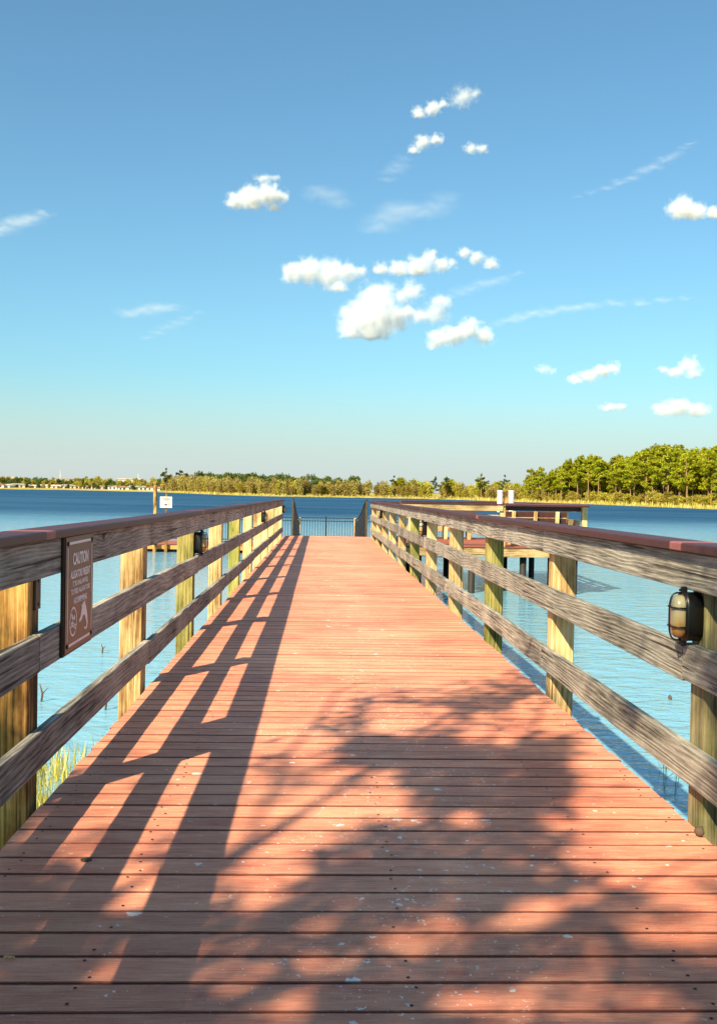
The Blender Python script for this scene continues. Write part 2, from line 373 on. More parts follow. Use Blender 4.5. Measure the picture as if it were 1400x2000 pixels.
# fit: a joint lies at y = 3.788
y0 = 3.788 - PITCHB * round((3.788 - DECK_START) / PITCHB)
for i in range(n_pl):
    y = y0 + PITCHB * (i + 0.5)
    o = obj('plank', pm[i % 6], M['deck'], pier, (rnd.uniform(-.006, .006), y + rnd.uniform(-.0016, .0016), zd(y) + rnd.uniform(-.0012, .0012)), (SL * -1, rnd.uniform(-.0006, .0006), 0.0035 + rnd.uniform(-.0007, .0007)))
    if y < 8:
        for sx_ in (-1.13, -0.74, 0.06, 0.76, 1.14):
            for dy in (-0.04, 0.04):
                if rnd.random() < 0.4: continue
                c = Vector((sx_ + rnd.uniform(-.02, .02), y + dy + rnd.uniform(-.008, .008), zd(y) + 0.0016))
                ring = [screws.verts.new(c + Vector((math.cos(a) * .0048, math.sin(a) * .0048, 0))) for a in [k * math.pi / 4 for k in range(8)]]
                screws.faces.new(ring)
so_ = obj('screw_heads', to_mesh(screws, 'screw_heads'), M['screw'], pier); so_['kind'] = 'stuff'
for x in (-1.13, -0.74, 0.06, 0.76, 1.14):
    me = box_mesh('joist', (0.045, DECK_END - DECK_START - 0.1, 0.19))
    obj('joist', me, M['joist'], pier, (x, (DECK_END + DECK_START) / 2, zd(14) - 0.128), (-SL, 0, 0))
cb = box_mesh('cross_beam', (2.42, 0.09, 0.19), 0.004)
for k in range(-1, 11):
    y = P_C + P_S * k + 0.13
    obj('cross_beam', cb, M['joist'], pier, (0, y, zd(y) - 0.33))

# ------------------------------------------------------------------ pier railings
RAILS = {'low': (0.135, 0.275), 'mid': (0.51, 0.65), 'top': (0.86, 1.0)}
def railing(side, label):
    T = thing('pier_railing', label, 'railing', group='railings along the pier')
    s = side
    pmesh = [box_mesh('post', (0.14, 0.14, 3.4), 0.006, (0, 0, -1.7), 0.0015) for _ in range(4)]
    kinds = {-1: {0: 'post_brown', 1: 'post', 2: 'post_green', 3: 'post', 4: 'post_green'}, 1: {0: 'post_grey', 1: 'post', 2: 'post_green', 3: 'post', 5: 'post_green'}}[s]
    for k in range(-2, 11):
        y = P_C + P_S * k + (0.055 if s < 0 else -0.055)
        me = pmesh[k % 4].copy(); me.materials.clear()
        obj('post', me, M[kinds.get(k, 'post')], T, (s * (1.256 + 0.07), y, zd(y) + 0.995), (rnd.uniform(-.004, .004), rnd.uniform(-.004, .004), rnd.uniform(-.02, .02)))
    yE = P_C + P_S * 10 + 0.07; yS = P_C - P_S * 2 - 0.07
    for nm, (za, zb) in RAILS.items():
        first = {'top': 1, 'mid': 0, 'low': 1}[nm]
        js = [yS] + [P_C + P_S * k for k in range(-2, 11) if (k - first) % 2 == 0 and yS + .3 < P_C + P_S * k < yE - .3] + [yE]
        for a, b in zip(js, js[1:]):
            n = max(2, int((b - a) / 0.4)); bm = bmesh.new(); cs = []
            L = b - a - 0.006; off = rnd.uniform(-.006, .004) if nm != 'top' else rnd.uniform(-.002, .002)
            tw = rnd.uniform(-.01, .01)
            # board swept along y with a slight bow
            bowz = rnd.uniform(-.008, .008) if nm != 'top' else 0; tw = tw if nm != 'top' else 0; bowx = rnd.uniform(0, .006)
            sec = [(-.019, -.07), (-.016, -.073), (.016, -.073), (.019, -.07), (.019, .07), (.016, .073), (-.016, .073), (-.019, .07)]
            sc_ = 0.07 / 0.073
            for i in range(n + 1):
                u = i / n; yy = (u - .5) * L; dz = bowz * math.sin(math.pi * u) + off + tw * (u - .5); dx = -s * bowx * math.sin(math.pi * u)
                cs.append([bm.verts.new((x + dx, yy, z * sc_ + dz)) for x, z in sec])
            for A, B in zip(cs, cs[1:]):
                for q in range(8): bm.faces.new((A[q], A[(q + 1) % 8], B[(q + 1) % 8], B[q]))
            bm.faces.new(cs[0][::-1]); bm.faces.new(cs[-1])
            bmesh.ops.recalc_face_normals(bm, faces=bm.faces)
            ym = (a + b) / 2
            obj('rail_board', to_mesh(bm, 'rail_board'), M['rail'], T, (s * 1.235, ym, zd(ym) + (za + zb) / 2), (-SL, 0, rnd.uniform(-.0004, .0004)))
    js = [yS] + [P_C + P_S * k for k in range(-2, 11) if (k - 1) % 2 == 0 and yS + .3 < P_C + P_S * k < yE - .3] + [yE + 0.05]
    for a, b in zip(js, js[1:]):
        bm = bmesh.new(); L = b - a - .004; n = 10; cs = []
        sec = [(-.078, -.012), (-.074, -.016), (.074, -.016), (.078, -.012), (.078, .012), (.072, .017), (-.072, .017), (-.078, .012)]
        bowz = rnd.uniform(0.0, .004)
        for i in range(n + 1):
            u = i / n; dz = bowz * math.sin(math.pi * u) + 0.003
            cs.append([bm.verts.new((x, (u - .5) * L, z + dz)) for x, z in sec])
        for A, B in zip(cs, cs[1:]):
            for q in range(8): bm.faces.new((A[q], A[(q + 1) % 8], B[(q + 1) % 8], B[q]))
        bm.faces.new(cs[0][::-1]); bm.faces.new(cs[-1]); bmesh.ops.recalc_face_normals(bm, faces=bm.faces)
        ym = (a + b) / 2
        obj('cap_board', to_mesh(bm, 'cap_board'), M['cap'], T, (s * 1.256, ym, zd(ym) + 1.016), (-SL, 0, rnd.uniform(-.0015, .0015)))
    return T
railL = railing(-1, 'weathered wooden railing with red cap along the sign side of the pier')
railR = railing(1, 'weathered wooden railing with red cap on the side towards the pine forest')
# steel plate on the first post beside the caution sign
bm = bmesh.new(); add_box(bm, (0, 0, 0), (0.012, 0.07, 0.13), 0.002)
pl = obj('steel_plate', to_mesh(bm, 'steel_plate'), M['plate'], railL, (-1.2495, P_C + 0.075, 0.79))
bm = bmesh.new()
for z in (-.045, .045): add_tube(bm, [(0.005, 0, z), (0.0085, 0, z)], 0.006, 8)
obj('bolt', to_mesh(bm, 'bolt'), M['screw'], pl)

# ------------------------------------------------------------------ bulkhead lamps on the posts
def stadium(w_, h_, n=10):
    r = w_ / 2; pts = []
    for i in range(n + 1): a = math.pi * i / n; pts.append((math.cos(a) * r, (h_ / 2 - r) + math.sin(a) * r))
    for i in range(n + 1): a = math.pi + math.pi * i / n; pts.append((math.cos(a) * r, -(h_ / 2 - r) + math.sin(a) * r))
    return pts
def lamp_meshes():
    # local +X points away from the post
    def loft(rings):
        bm = bmesh.new(); R = [[bm.verts.new((x, a * sx_, b * sz + zo)) for a, b in pts] for x, pts, sx_, sz, zo in rings]
        for A, B in zip(R, R[1:]):
            for k in range(len(A)): bm.faces.new((A[k], A[(k + 1) % len(A)], B[(k + 1) % len(A)], B[k]))
        bm.faces.new(R[0][::-1]); bm.faces.new(R[-1]); bmesh.ops.recalc_face_normals(bm, faces=bm.faces); return bm
    s0 = stadium(0.105, 0.185)
    base = to_mesh(loft([(0, s0, 1, 1, 0), (0.045, s0, 1, 1, 0), (0.05, s0, 1.06, 1.04, 0), (0.062, s0, 1.06, 1.04, 0), (0.064, s0, 0.9, .93, 0)]), 'lamp_housing', True)
    g0 = stadium(0.088, 0.165)
    gl = to_mesh(loft([(0.055, g0, 1, 1, 0), (0.074, g0, 0.99, .99, 0), (0.088, g0, 0.94, .96, 0), (0.096, g0, 0.84, .9, 0), (0.101, g0, 0.6, .75, 0), (0.103, g0, 0.2, .5, 0)]), 'lamp_glass', True)
    bm = bmesh.new()
    def arc(y0, r0, z=None):
        pass
    ring = [(0.064, a * 1.03, b * 1.03) for a, b in stadium(0.1, 0.178, 12)]
    add_tube(bm, ring + [ring[0]], 0.0042, 5, False)
    ln = []
    for i in range(17):                                  # long bow over the glass
        a = math.pi * i / 16; ln.append((0.064 + 0.048 * math.sin(a) ** 0.5, 0, -0.09 * math.cos(a) / max(abs(math.cos(a)), 1e-6) * abs(math.cos(a)) ** 0.6))
    add_tube(bm, ln, 0.0036, 5)
    for z in (-0.036, 0.036):
        cr = []
        for i in range(13):
            a = math.pi * i / 12; c_ = math.cos(a); cr.append((0.064 + 0.046 * math.sin(a) ** 0.55, -0.051 * (1 if c_ > 0 else -1) * abs(c_) ** 0.7, z))
        add_tube(bm, cr, 0.0032, 5)
    cage = to_mesh(bm, 'lamp_cage', True)
    bm = bmesh.new()
    for z in (0.1, -0.1):
        add_box(bm, (0.058, 0, z), (0.022, 0.022, 0.026), 0.004); add_tube(bm, [(0.06, 0, z), (0.076, 0, z)], 0.005, 6)
    return base, gl, cage, to_mesh(bm, 'lamp_lug')
LM = lamp_meshes()
def lamp(side, k, label):
    y = P_C + P_S * k + (0.055 if side < 0 else -0.055)
    T = thing('bulkhead_lamp', label, 'lamp', (side * 1.255, y, zd(y) + 0.758), (0, 0, 0 if side < 0 else math.pi), group='caged lamps on the pier posts')
    for nm, me, m in zip(('housing', 'glass_globe', 'wire_cage', 'cage_lug'), LM, ('lampblack', 'lampglass', 'lampblack', 'lampblack')):
        obj(nm, me, M[m], T)
lamp(1, 0, 'large caged lamp with amber glass on the nearest post of the forest side railing')
lamp(-1, 2, 'caged lamp on the green tinged post beyond the caution sign')
lamp(1, 4, 'small caged lamp midway along the forest side railing')
lamp(-1, 6, 'small caged lamp midway along the sign side railing')
lamp(1, 8, 'tiny caged lamp near the far end of the forest side railing')
lamp(-1, 10, 'tiny caged lamp on the last post of the sign side railing')

# ------------------------------------------------------------------ lettering
def text_mesh(body, size, sx=1.0, bold=0.0):
    c = bpy.data.curves.new('lettering', 'FONT'); c.body = body; c.size = size; c.align_x = 'CENTER'; c.align_y = 'CENTER'; c.offset = bold; c.extrude = 0.0006; c.resolution_u = 3
    o = bpy.data.objects.new('tmp', c); COL.objects.link(o); bpy.context.view_layer.update()
    dg = bpy.context.evaluated_depsgraph_get(); me = bpy.data.meshes.new_from_object(o.evaluated_get(dg))
    bpy.data.objects.remove(o); bpy.data.curves.remove(c)
    for v in me.vertices: v.co.x *= sx
    me.materials.clear(); me.name = 'lettering'; return me
def text_fit(body, width, height, bold=0.0):
    me = text_mesh(body, 1.0, bold=bold); xs = [v.co.x for v in me.vertices]; ys = [v.co.y for v in me.vertices]
    kx = width / (max(xs) - min(xs)); ky = height / (max(ys) - min(ys)); cx = (max(xs) + min(xs)) / 2; cy = (max(ys) + min(ys)) / 2
    for v in me.vertices: v.co.x = (v.co.x - cx) * kx; v.co.y = (v.co.y - cy) * ky; v.co.z = 0.0008 if v.co.z > 0 else 0
    return me
def flat(name, polys, th=0.0008):
    bm = bmesh.new()
    for p in polys:
        f = add_poly(bm, [(x, y, 0) for x, y in p])
    r = bmesh.ops.extrude_face_region(bm, geom=list(bm.faces))
    bmesh.ops.translate(bm, vec=(0, 0, th), verts=[v for v in r['geom'] if isinstance(v, bmesh.types.BMVert)])
    bmesh.ops.recalc_face_normals(bm, faces=bm.faces); return to_mesh(bm, name)
def strip(pts, wd):
    out = []
    for (x0, y0_), (x1, y1) in zip(pts, pts[1:]):
        d = Vector((x1 - x0, y1 - y0_)); L = d.length or 1; n = Vector((-d.y, d.x)) / L * wd / 2
        out.append([(x0 + n.x, y0_ + n.y), (x0 - n.x, y0_ - n.y), (x1 - n.x, y1 - n.y), (x1 + n.x, y1 + n.y)])
    return out

# caution sign: faces +X, local x runs along +Y
SW, SH = 0.50, 0.475
SIGN = thing('caution_sign', 'brown caution sign with alligator picture screwed to the railing', 'sign', (-1.213, 4.44, 0.752), (math.pi / 2, 0, math.pi / 2))
SIGN.rotation_euler = (math.pi / 2, 0, math.pi / 2)
bm = bmesh.new(); add_box(bm, (-0.008, -0.004, 0.006), (SW + 0.012, SH + 0.012, 0.013), 0.002); obj('backing_board', to_mesh(bm, 'backing_board'), M['sign_frame'], SIGN)
bm = bmesh.new(); add_box(bm, (0, 0, 0.015), (SW, SH, 0.004), 0.0015); obj('panel', to_mesh(bm, 'panel'), M['brown_sign'], SIGN)
ZP = 0.0174
bx_, by_ = SW / 2 - 0.028, SH / 2 - 0.022
bars = [[(-bx_ + .03, by_), (bx_ - .03, by_), (bx_ - .03, by_ - .011), (-bx_ + .03, by_ - .011)], [(-bx_ + .03, -by_), (bx_ - .03, -by_), (bx_ - .03, -by_ + .011), (-bx_ + .03, -by_ + .011)],
        [(-bx_, -by_ + .024), (-bx_ + .008, -by_ + .024), (-bx_ + .008, by_ - .024), (-bx_, by_ - .024)], [(bx_ - .008, -by_ + .024), (bx_, -by_ + .024), (bx_, by_ - .024), (bx_ - .008, by_ - .024)]]
obj('border', flat('border', bars), M['white_print'], SIGN, (0, 0, ZP))
for body, wd_, ht, yy, b in (('CAUTION', 0.28, 0.052, 0.142, 0.03), ('ALLIGATORS PRESENT', 0.36, 0.034, 0.078, 0.03), ('IT IS UNLAWFUL', 0.28, 0.023, 0.039, 0.022), ('TO FEED ALLIGATORS', 0.345, 0.023, 0.006, 0.022), ('NO SWIMMING', 0.24, 0.028, -0.034, 0.03)):
    obj('lettering', text_fit(body, wd_, ht, b), M['white_print'], SIGN, (0.008, yy, ZP))
circ = lambda r, cx, cy, n=28: [(cx + r * math.cos(2 * math.pi * i / n), cy + r * math.sin(2 * math.pi * i / n)) for i in range(n)]
cx, cy, r0 = -0.118, -0.118, 0.062
polys = []
o_, i_ = circ(r0, cx, cy), circ(r0 * .86, cx, cy)
for i in range(28): polys.append([o_[i], o_[(i + 1) % 28], i_[(i + 1) % 28], i_[i]])
polys += strip([(cx - .042, cy + .042), (cx + .042, cy - .042)], 0.009)
polys += strip([(cx - .05, cy - .022), (cx - .02, cy - .014), (cx + .01, cy - .024), (cx + .05, cy - .015)], 0.007)
polys += [circ(0.011, cx + 0.02, cy + 0.014, 10)] + strip([(cx + .01, cy + .005), (cx - .03, cy - .008)], 0.014) + strip([(cx + .006, cy + .006), (cx - .016, cy + .028), (cx - .034, cy + .018)], 0.008)
obj('no_swimming_symbol', flat('no_swimming_symbol', polys), M['white_print'], SIGN, (0, 0, ZP))
gx, gy = 0.068, -0.115
gator = [(-.072, -.022), (-.03, -.012), (-.015, .0), (.01, .004), (.03, -.004), (.055, -.03), (.062, -.048), (.05, -.056), (.02, -.05), (.012, -.057), (.05, -.066), (.076, -.056), (.082, -.034), (.068, .004), (.048, .034), (.026, .052), (.03, .062), (.014, .062), (.002, .056), (-.012, .062), (-.02, .05), (-.04, .052), (-.03, .038), (-.046, .016), (-.058, .0), (-.08, -.008)]
obj('alligator_symbol', flat('alligator_symbol', [[(gx + a, gy + b) for a, b in gator]]), M['white_print'], SIGN, (0, 0, ZP))
for sx_ in (-1, 1):
    for sy_ in (-1, 1):
        bm = bmesh.new(); add_tube(bm, [(0, 0, 0), (0, 0, 0.004)], 0.009, 8)
        obj('bolt', to_mesh(bm, 'bolt'), M['screw'], SIGN, (sx_ * (bx_ - .004), sy_ * (by_ - .006), ZP))

# ------------------------------------------------------------------ gangway down to the floating dock
G = thing('gangway', 'dark metal gangway with picket sides leading down from the pier end', 'gangway')
GZ = [(29.75, 0.0), (31.3, -0.16), (33.5, -0.46), (36.5, -0.70), (39.4, -0.84)]
gz = lambda y: next((a[1] + (b[1] - a[1]) * (y - a[0]) / (b[0] - a[0]) for a, b in zip(GZ, GZ[1:]) if a[0] <= y <= b[0]), GZ[-1][1]) - 0.09
bm = bmesh.new()
for a, b in zip(GZ, GZ[1:]):
    add_box(bm, (0.1, (a[0] + b[0]) / 2, (a[1] + b[1]) / 2 - 0.12), (1.96, (b[0] - a[0]) - .004, 0.05), rot=Matrix.Rotation(math.atan2(b[1] - a[1], b[0] - a[0]), 3, 'X'))
obj('walkway_deck', to_mesh(bm, 'walkway_deck'), M['dock_deck'], G)
for x in (-0.97, 1.15):
    for h, r in ((1.05, 0.028), (0.92, 0.018), (0.5, 0.022), (0.06, 0.028)):
        bm = bmesh.new(); add_tube(bm, [(x, y, gz(y) + h) for y, _ in GZ], r, 6); obj('handrail' if h > 1 else 'side_rail', to_mesh(bm, 'side_rail', True), M['black'], G)
    pk = bmesh.new(); add_box(pk, (0, 0, 0.5), (0.026, 0.034, 0.88)); pkm = to_mesh(pk, 'picket')
    for i in range(int(9.5 / 0.09)):
        y = 29.85 + i * 0.09; obj('picket', pkm, M['black'], G, (x, y, gz(y) + 0.04))
    bm = bmesh.new(); add_box(bm, (0, 0, 0.50), (0.06, 0.06, 1.06), 0.008); me = to_mesh(bm, 'newel_post')
    obj('newel_post', me, M['steel'], G, (x, 29.72, gz(29.76)))
    bm = bmesh.new(); add_box(bm, (0, 0, 0.55), (0.09, 0.09, 1.14), 0.008)
    obj('end_post', to_mesh(bm, 'end_post'), M['post'], G, (x, 39.4, gz(39.4)))

# ------------------------------------------------------------------ floating dock with fence
DZ = -0.93; DX0, DX1, DY0, DY1 = -7.0, 5.0, 39.2, 42.6
D = thing('floating_dock', 'low red boarded floating dock beyond the gangway', 'dock')
nb = 24
dbm = box_mesh('dock_board', ((DX1 - DX0) / 1.0, (DY1 - DY0) / nb - 0.008, 0.03), 0.003)
for i in range(nb): obj('dock_board', dbm, M['dock_deck'], D, ((DX0 + DX1) / 2, DY0 + (i + .5) * (DY1 - DY0) / nb, DZ - 0.015))
for y in (DY0 - 0.025, DY1 + 0.025): obj('fascia_board', box_mesh('fascia_board', (DX1 - DX0, 0.045, 0.15), 0.004), M['fascia'], D, ((DX0 + DX1) / 2, y, DZ - 0.09))
for x in (DX0 - 0.025, DX1 + 0.025): obj('fascia_board', box_mesh('fascia_board', (0.045, DY1 - DY0, 0.15), 0.004), M['fascia'], D, (x, (DY0 + DY1) / 2, DZ - 0.09))
fm = box_mesh('float_block', (1.6, 3.2, 0.3), 0.03)
for i in range(6): obj('float_block', fm, M['float'], D, (DX0 + 1.0 + i * 2.0, (DY0 + DY1) / 2, DZ - 0.19))
FE = thing('picket_fence', 'black metal picket fence along the far edge of the floating dock', 'fence', (0, DY1 - 0.08, DZ))
for z in (0.09, 0.9, 1.03): obj('fence_rail', box_mesh('fence_rail', (DX1 - DX0 - .1, 0.035, 0.03), 0.003), M['black'], FE, ((DX0 + DX1) / 2, 0, z))
pk = box_mesh('picket', (0.018, 0.018, 0.98)); po = box_mesh('fence_post', (0.06, 0.06, 1.1), 0.004)
npk = int((DX1 - DX0) / 0.112)
for i in range(npk + 1):
    x = DX0 + 0.05 + i * (DX1 - DX0 - .1) / npk
    if i % 18 == 9: obj('fence_post', po, M['black'], FE, (x, 0, 0.55))
    else: obj('picket', pk, M['black'], FE, (x, 0, 0.54))
# guide piles
def pile(label, x, y, top, r, name='mooring_pile'):
    T = thing(name, label, 'pile', (x, y, 0))
    bm = bmesh.new(); n = 10; pts = [(rnd.uniform(-.006, .006), rnd.uniform(-.006, .006), z) for z in [-2.2 + (top + 2.2) * i / n for i in range(n + 1)]]
    add_tube(bm, pts, r, 10, radii=[r * (1 - 0.08 * i / n) for i in range(n + 1)]); obj('shaft', to_mesh(bm, 'shaft', True), M['post_brown'], T)
    bm = bmesh.new(); add_tube(bm, [(0, 0, top), (0, 0, top + .02), (0, 0, top + 0.09)], r, 10, radii=[r * 1.12, r * 1.12, r * 0.3]); obj('pile_cap', to_mesh(bm, 'pile_cap'), M['post_brown'], T)
    bm = bmesh.new(); add_tube(bm, [(0, 0, DZ + .02), (0, 0, DZ + .1)], r * 1.35, 10); obj('pile_hoop', to_mesh(bm, 'pile_hoop'), M['black'], T)
    return T
pile('tall bare wooden pile standing beside the white notice at the floating dock', -6.37, 38.95, 1.36, 0.075)
NP = thing('notice_post', 'short wooden post with a white notice board at the floating dock', 'sign', (-5.97, 39.05, 0))
bm = bmesh.new(); add_box(bm, (0, 0, -0.55), (0.13, 0.13, 3.0), 0.006)
v_top = [v for v in bm.verts if v.co.z > 0.9]
for v in v_top: v.co.x *= 0.5; v.co.y *= 0.5; v.co.z += 0.06
obj('post', to_mesh(bm, 'post'), M['post_brown'], NP)
bm = bmesh.new(); add_box(bm, (0, -0.085, 0.68), (0.45, 0.015, 0.42), 0.006); obj('notice_panel', to_mesh(bm, 'notice_panel'), M['white_paint'], NP)
bl = []
for (x0, x1, y0_, y1) in ((-.18, .18, .10, .165), ): bl += strip([(x0, y0_), (x1, y0_)], .012) + strip([(x0, y1), (x1, y1)], .012) + strip([(x0, y0_), (x0, y1)], .012) + strip([(x1, y0_), (x1, y1)], .012)
bl += strip([(-.18, .02), (-.18, -.17), (.18, -.17), (.18, .02)], .012)
o = obj('notice_border', flat('notice_border', bl), M['dark_print'], NP, (0, -0.0935, 0.68), (math.pi / 2, 0, 0))
for body, wd_, ht, yy in (('WARNING', 0.28, 0.045, .132), ('NO SWIMMING', 0.30, 0.036, .06), ('NO DIVING', 0.24, 0.036, .0)):
    obj('lettering', text_fit(body, wd_, ht, 0.02), M['dark_print'], NP, (0, -0.0935, 0.68 + yy), (math.pi / 2, 0, 0))
obj('fish_symbol', flat('fish_symbol', [[(-.09, -.09), (-.03, -.06), (.04, -.07), (.07, -.09), (.11, -.06), (.11, -.12), (.07, -.1), (.03, -.125), (-.04, -.12)]]), M['dark_print'], NP, (0, -0.0935, 0.68), (math.pi / 2, 0, 0))

# ------------------------------------------------------------------ side platform with bench
PX0, PX1, PY0, PY1 = 1.42, 6.25, 24.6, 30.2
PT = thing('fishing_platform', 'red decked wooden fishing platform on piles beside the pier', 'platform', (0, 0, zd(25)))
nb = int((PY1 - PY0) / 0.143); pbm = box_mesh('platform_board', (PX1 - PX0, 0.137, 0.03), 0.003)
for i in range(nb): obj('platform_board', pbm, M['dock_deck'], PT, ((PX0 + PX1) / 2, PY0 + (i + .5) * 0.143, -0.015))
for y in (PY0 + 0.03, PY1 - 0.06): obj('rim_joist', box_mesh('rim_joist', (PX1 - PX0 - .08, 0.045, 0.2), 0.004), M['beam'], PT, ((PX0 + PX1) / 2 - 0.02, y, -0.132))
for x in (PX0 + 0.03, PX1 - 0.03, 3.0, 4.5): obj('rim_joist', box_mesh('rim_joist', (0.045, PY1 - PY0 - .3, 0.19), 0.004), M['joist'], PT, (x, (PY0 + PY1) / 2, -0.132))
for x in (2.2, 3.5, 4.75, 6.0):
    for y in (PY0 + 0.25, 27.4, PY1 - 0.3):
        bm = bmesh.new(); add_tube(bm, [(0, 0, -2.6), (0, 0, -0.235)], 0.085, 10); obj('pile', to_mesh(bm, 'pile', True), M['float'], PT, (x, y, 0))
PR = thing('platform_railing', 'wooden railing with red cap around the fishing platform', 'railing', (0, 0, zd(25)))
def rail_run(T, a, b, heights, mat, capw=0.16, cap=True, capoff=0.0):
    a = Vector(a); b = Vector(b); d = b - a; L = d.length; ang = math.atan2(d.y, d.x); m = (a + b) / 2; n = Vector((-d.y, d.x)) / L
    for z in heights: obj('rail_board', box_mesh('rail_board', (L - .01, 0.038, 0.14), 0.004), mat, T, (m.x, m.y, z), (0, 0, ang))
    if cap: obj('cap_board', box_mesh('cap_board', (L + .1, capw, 0.032), 0.004), M['cap'], T, (m.x + n.x * capoff, m.y + n.y * capoff, 1.03), (0, 0, ang))
pst = box_mesh('post', (0.13, 0.13, 1.24), 0.005, (0, 0, 0.38))
for x, y in ((2.0, PY0 + .1), (4.2, PY0 + .1), (6.18, PY0 + .1), (6.18, 26.6), (6.18, 28.4), (6.18, PY1 - .1), (4.2, PY1 - .1), (2.2, PY1 - .1)):
    obj('post', pst, M['post'], PR, (x, y, 0))
rail_run(PR, (1.46, PY0 + 0.01), (4.2, PY0 + 0.01), (0.94,), M['beam'], 0.2, True, 0.06)
rail_run(PR, (6.08, PY0 + .2), (6.08, PY1 - .2), (0.94, 0.6, 0.24), M['beam'], 0.2)
rail_run(PR, (2.2, PY1 - .18), (6.1, PY1 - .18), (0.94, 0.6, 0.24), M['beam'], 0.2)
obj('leaning_shelf', box_mesh('leaning_shelf', (1.98, 0.52, 0.045), 0.005), M['cap'], PR, (5.22, PY0 - 0.02, 1.03), (0.05, 0, 0))
obj('shelf_apron', box_mesh('shelf_apron', (1.9, 0.038, 0.11), 0.004), M['bench'], PR, (5.22, PY0 + 0.2, 0.94))
def bench(label, x0, x1, y, flip=1):
    B = thing('bench', label, 'bench', ((x0 + x1) / 2, y, zd(25)), (0, 0, 0 if flip > 0 else math.pi), group='benches on the fishing platform')
    L = x1 - x0
    for i in range(3): obj('seat_board', box_mesh('seat_board', (L, 0.13, 0.038), 0.004), M['bench'], B, (0, -0.15 + i * 0.14, 0.44))
    for i in range(2): obj('back_board', box_mesh('back_board', (L, 0.03, 0.14), 0.004), M['bench'], B, (0, 0.26 + i * 0.03, 0.62 + i * 0.16), (-0.2, 0, 0))
    for x in (-L / 2 + .25, 0, L / 2 - .25):
        obj('leg', box_mesh('leg', (0.09, 0.09, 0.42), 0.004), M['post'], B, (x, -0.1, 0.21)); obj('back_leg', box_mesh('back_leg', (0.09, 0.06, 0.86), 0.004), M['post'], B, (x, 0.32, 0.43), (-0.12, 0, 0))
bench('dark bench with its back to the pier at the open end of the platform', 4.4, 6.0, 26.0, -1)
bench('dark bench facing the pier near the middle of the platform', 2.4, 4.2, 28.6, 1)
TP = thing('tube_holder', 'brown post carrying two white upright tubes above the platform railing', 'recycling post', (4.75, 27.4, zd(25)))
obj('post', box_mesh('post', (0.1, 0.1, 1.35), 0.005, (0, 0, 0.675)), M['post_brown'], TP)
for x in (-0.15, 0.15):
    bm = bmesh.new(); add_tube(bm, [(0, -0.02, 0.8), (0, -0.02, 1.36)], 0.075, 14); tb = obj('white_tube', to_mesh(bm, 'white_tube'), M['white_paint'], TP, (x, 0, 0))
    bm = bmesh.new(); add_tube(bm, [(0, -0.02, 1.34), (0, -0.02, 1.385)], 0.083, 14); obj('tube_collar', to_mesh(bm, 'tube_collar'), M['white_paint'], tb)
# short return of railing at the end of the pier
ER = thing('end_railing', 'short boarded railing return at the far end of the pier', 'railing', (0, 29.0, zd(29)))
for x in (1.34, 1.60): obj('post', box_mesh('post', (0.1, 0.12, 1.5), 0.005, (0, 0, 0.26)), M['post'], ER, (x, 0.09, 0))
for z in (0.94, 0.6, 0.24): obj('rail_board', box_mesh('rail_board', (0.42, 0.038, 0.14), 0.004), M['beam'], ER, (1.47, 0, z))
obj('cap_board', box_mesh('cap_board', (0.46, 0.2, 0.03), 0.004), M['cap'], ER, (1.47, 0.06, 1.03))

# ------------------------------------------------------------------ vegetation builders
def leaf_cards(bm, c, r, n, size, R, flat_=0.6, asp=1.6):
    for _ in range(n):
        d = Vector((R.gauss(0, 1), R.gauss(0, 1), R.gauss(0, 1))).normalized() * (R.random() ** 0.45)
        p = c + Vector((d.x * r[0], d.y * r[1], d.z * r[2]))
        a = Vector((R.gauss(0, 1), R.gauss(0, 1), R.gauss(0, flat_))).normalized(); b = a.orthogonal().normalized()
        b = (Matrix.Rotation(R.uniform(0, 6.28), 3, a) @ b); s = size * R.uniform(0.6, 1.3)
        bm.faces.new([bm.verts.new(p + a * s * asp), bm.verts.new(p + b * s * .5), bm.verts.new(p - a * s * asp * .6), bm.verts.new(p - b * s * .5)])
def pine_proto(seed, H):
    R = random.Random(seed); tb = bmesh.new(); lb = bmesh.new()
    lean = Vector((R.uniform(-.03, .03), R.uniform(-.03, .03), 0)); n = 9
    tr = [Vector((0, 0, -0.6)) + (Vector((0, 0, 1)) + lean) * (H + .4) * i / n + Vector((R.uniform(-.1, .1), R.uniform(-.1, .1), 0)) * (i > 0) for i in range(n + 1)]
    add_tube(tb, tr, 0.2, 6, radii=[0.24 * (1 - 0.8 * i / n) for i in range(n + 1)])
    base = R.uniform(0.28, 0.5)
    for k in range(R.randint(12, 19)):
        u = base + (1 - base) * (k + R.random()) / 18; u = min(u, 1.0)
        p = tr[0].lerp(tr[-1], min(u, .98)); ang = R.uniform(0, 6.283); wid = (1.2 + 2.1 * math.sin(math.pi * min(1, (u - base) / (1 - base) * .75 + .25))) * R.uniform(.35, 1.25) * H / 14
        q = p + Vector((math.cos(ang) * wid, math.sin(ang) * wid, R.uniform(.1, .6)))
        add_tube(tb, [p, p.lerp(q, .5) + Vector((0, 0, .05)), q], .05, 4, radii=[.07, .05, .02])
        for m in range(3):
            c = p.lerp(q, .45 + .28 * m) + Vector((R.uniform(-.3, .3), R.uniform(-.3, .3), R.uniform(0, .35)))
            leaf_cards(lb, c, (.75 * H / 14, .75 * H / 14, .5 * H / 14), 62, 0.25, R, .5)
    leaf_cards(lb, tr[-1] + Vector((0, 0, .1)), (.7, .7, .9), 110, .24, R)
    return to_mesh(tb, 'trunk', True), to_mesh(lb, 'crown'), H
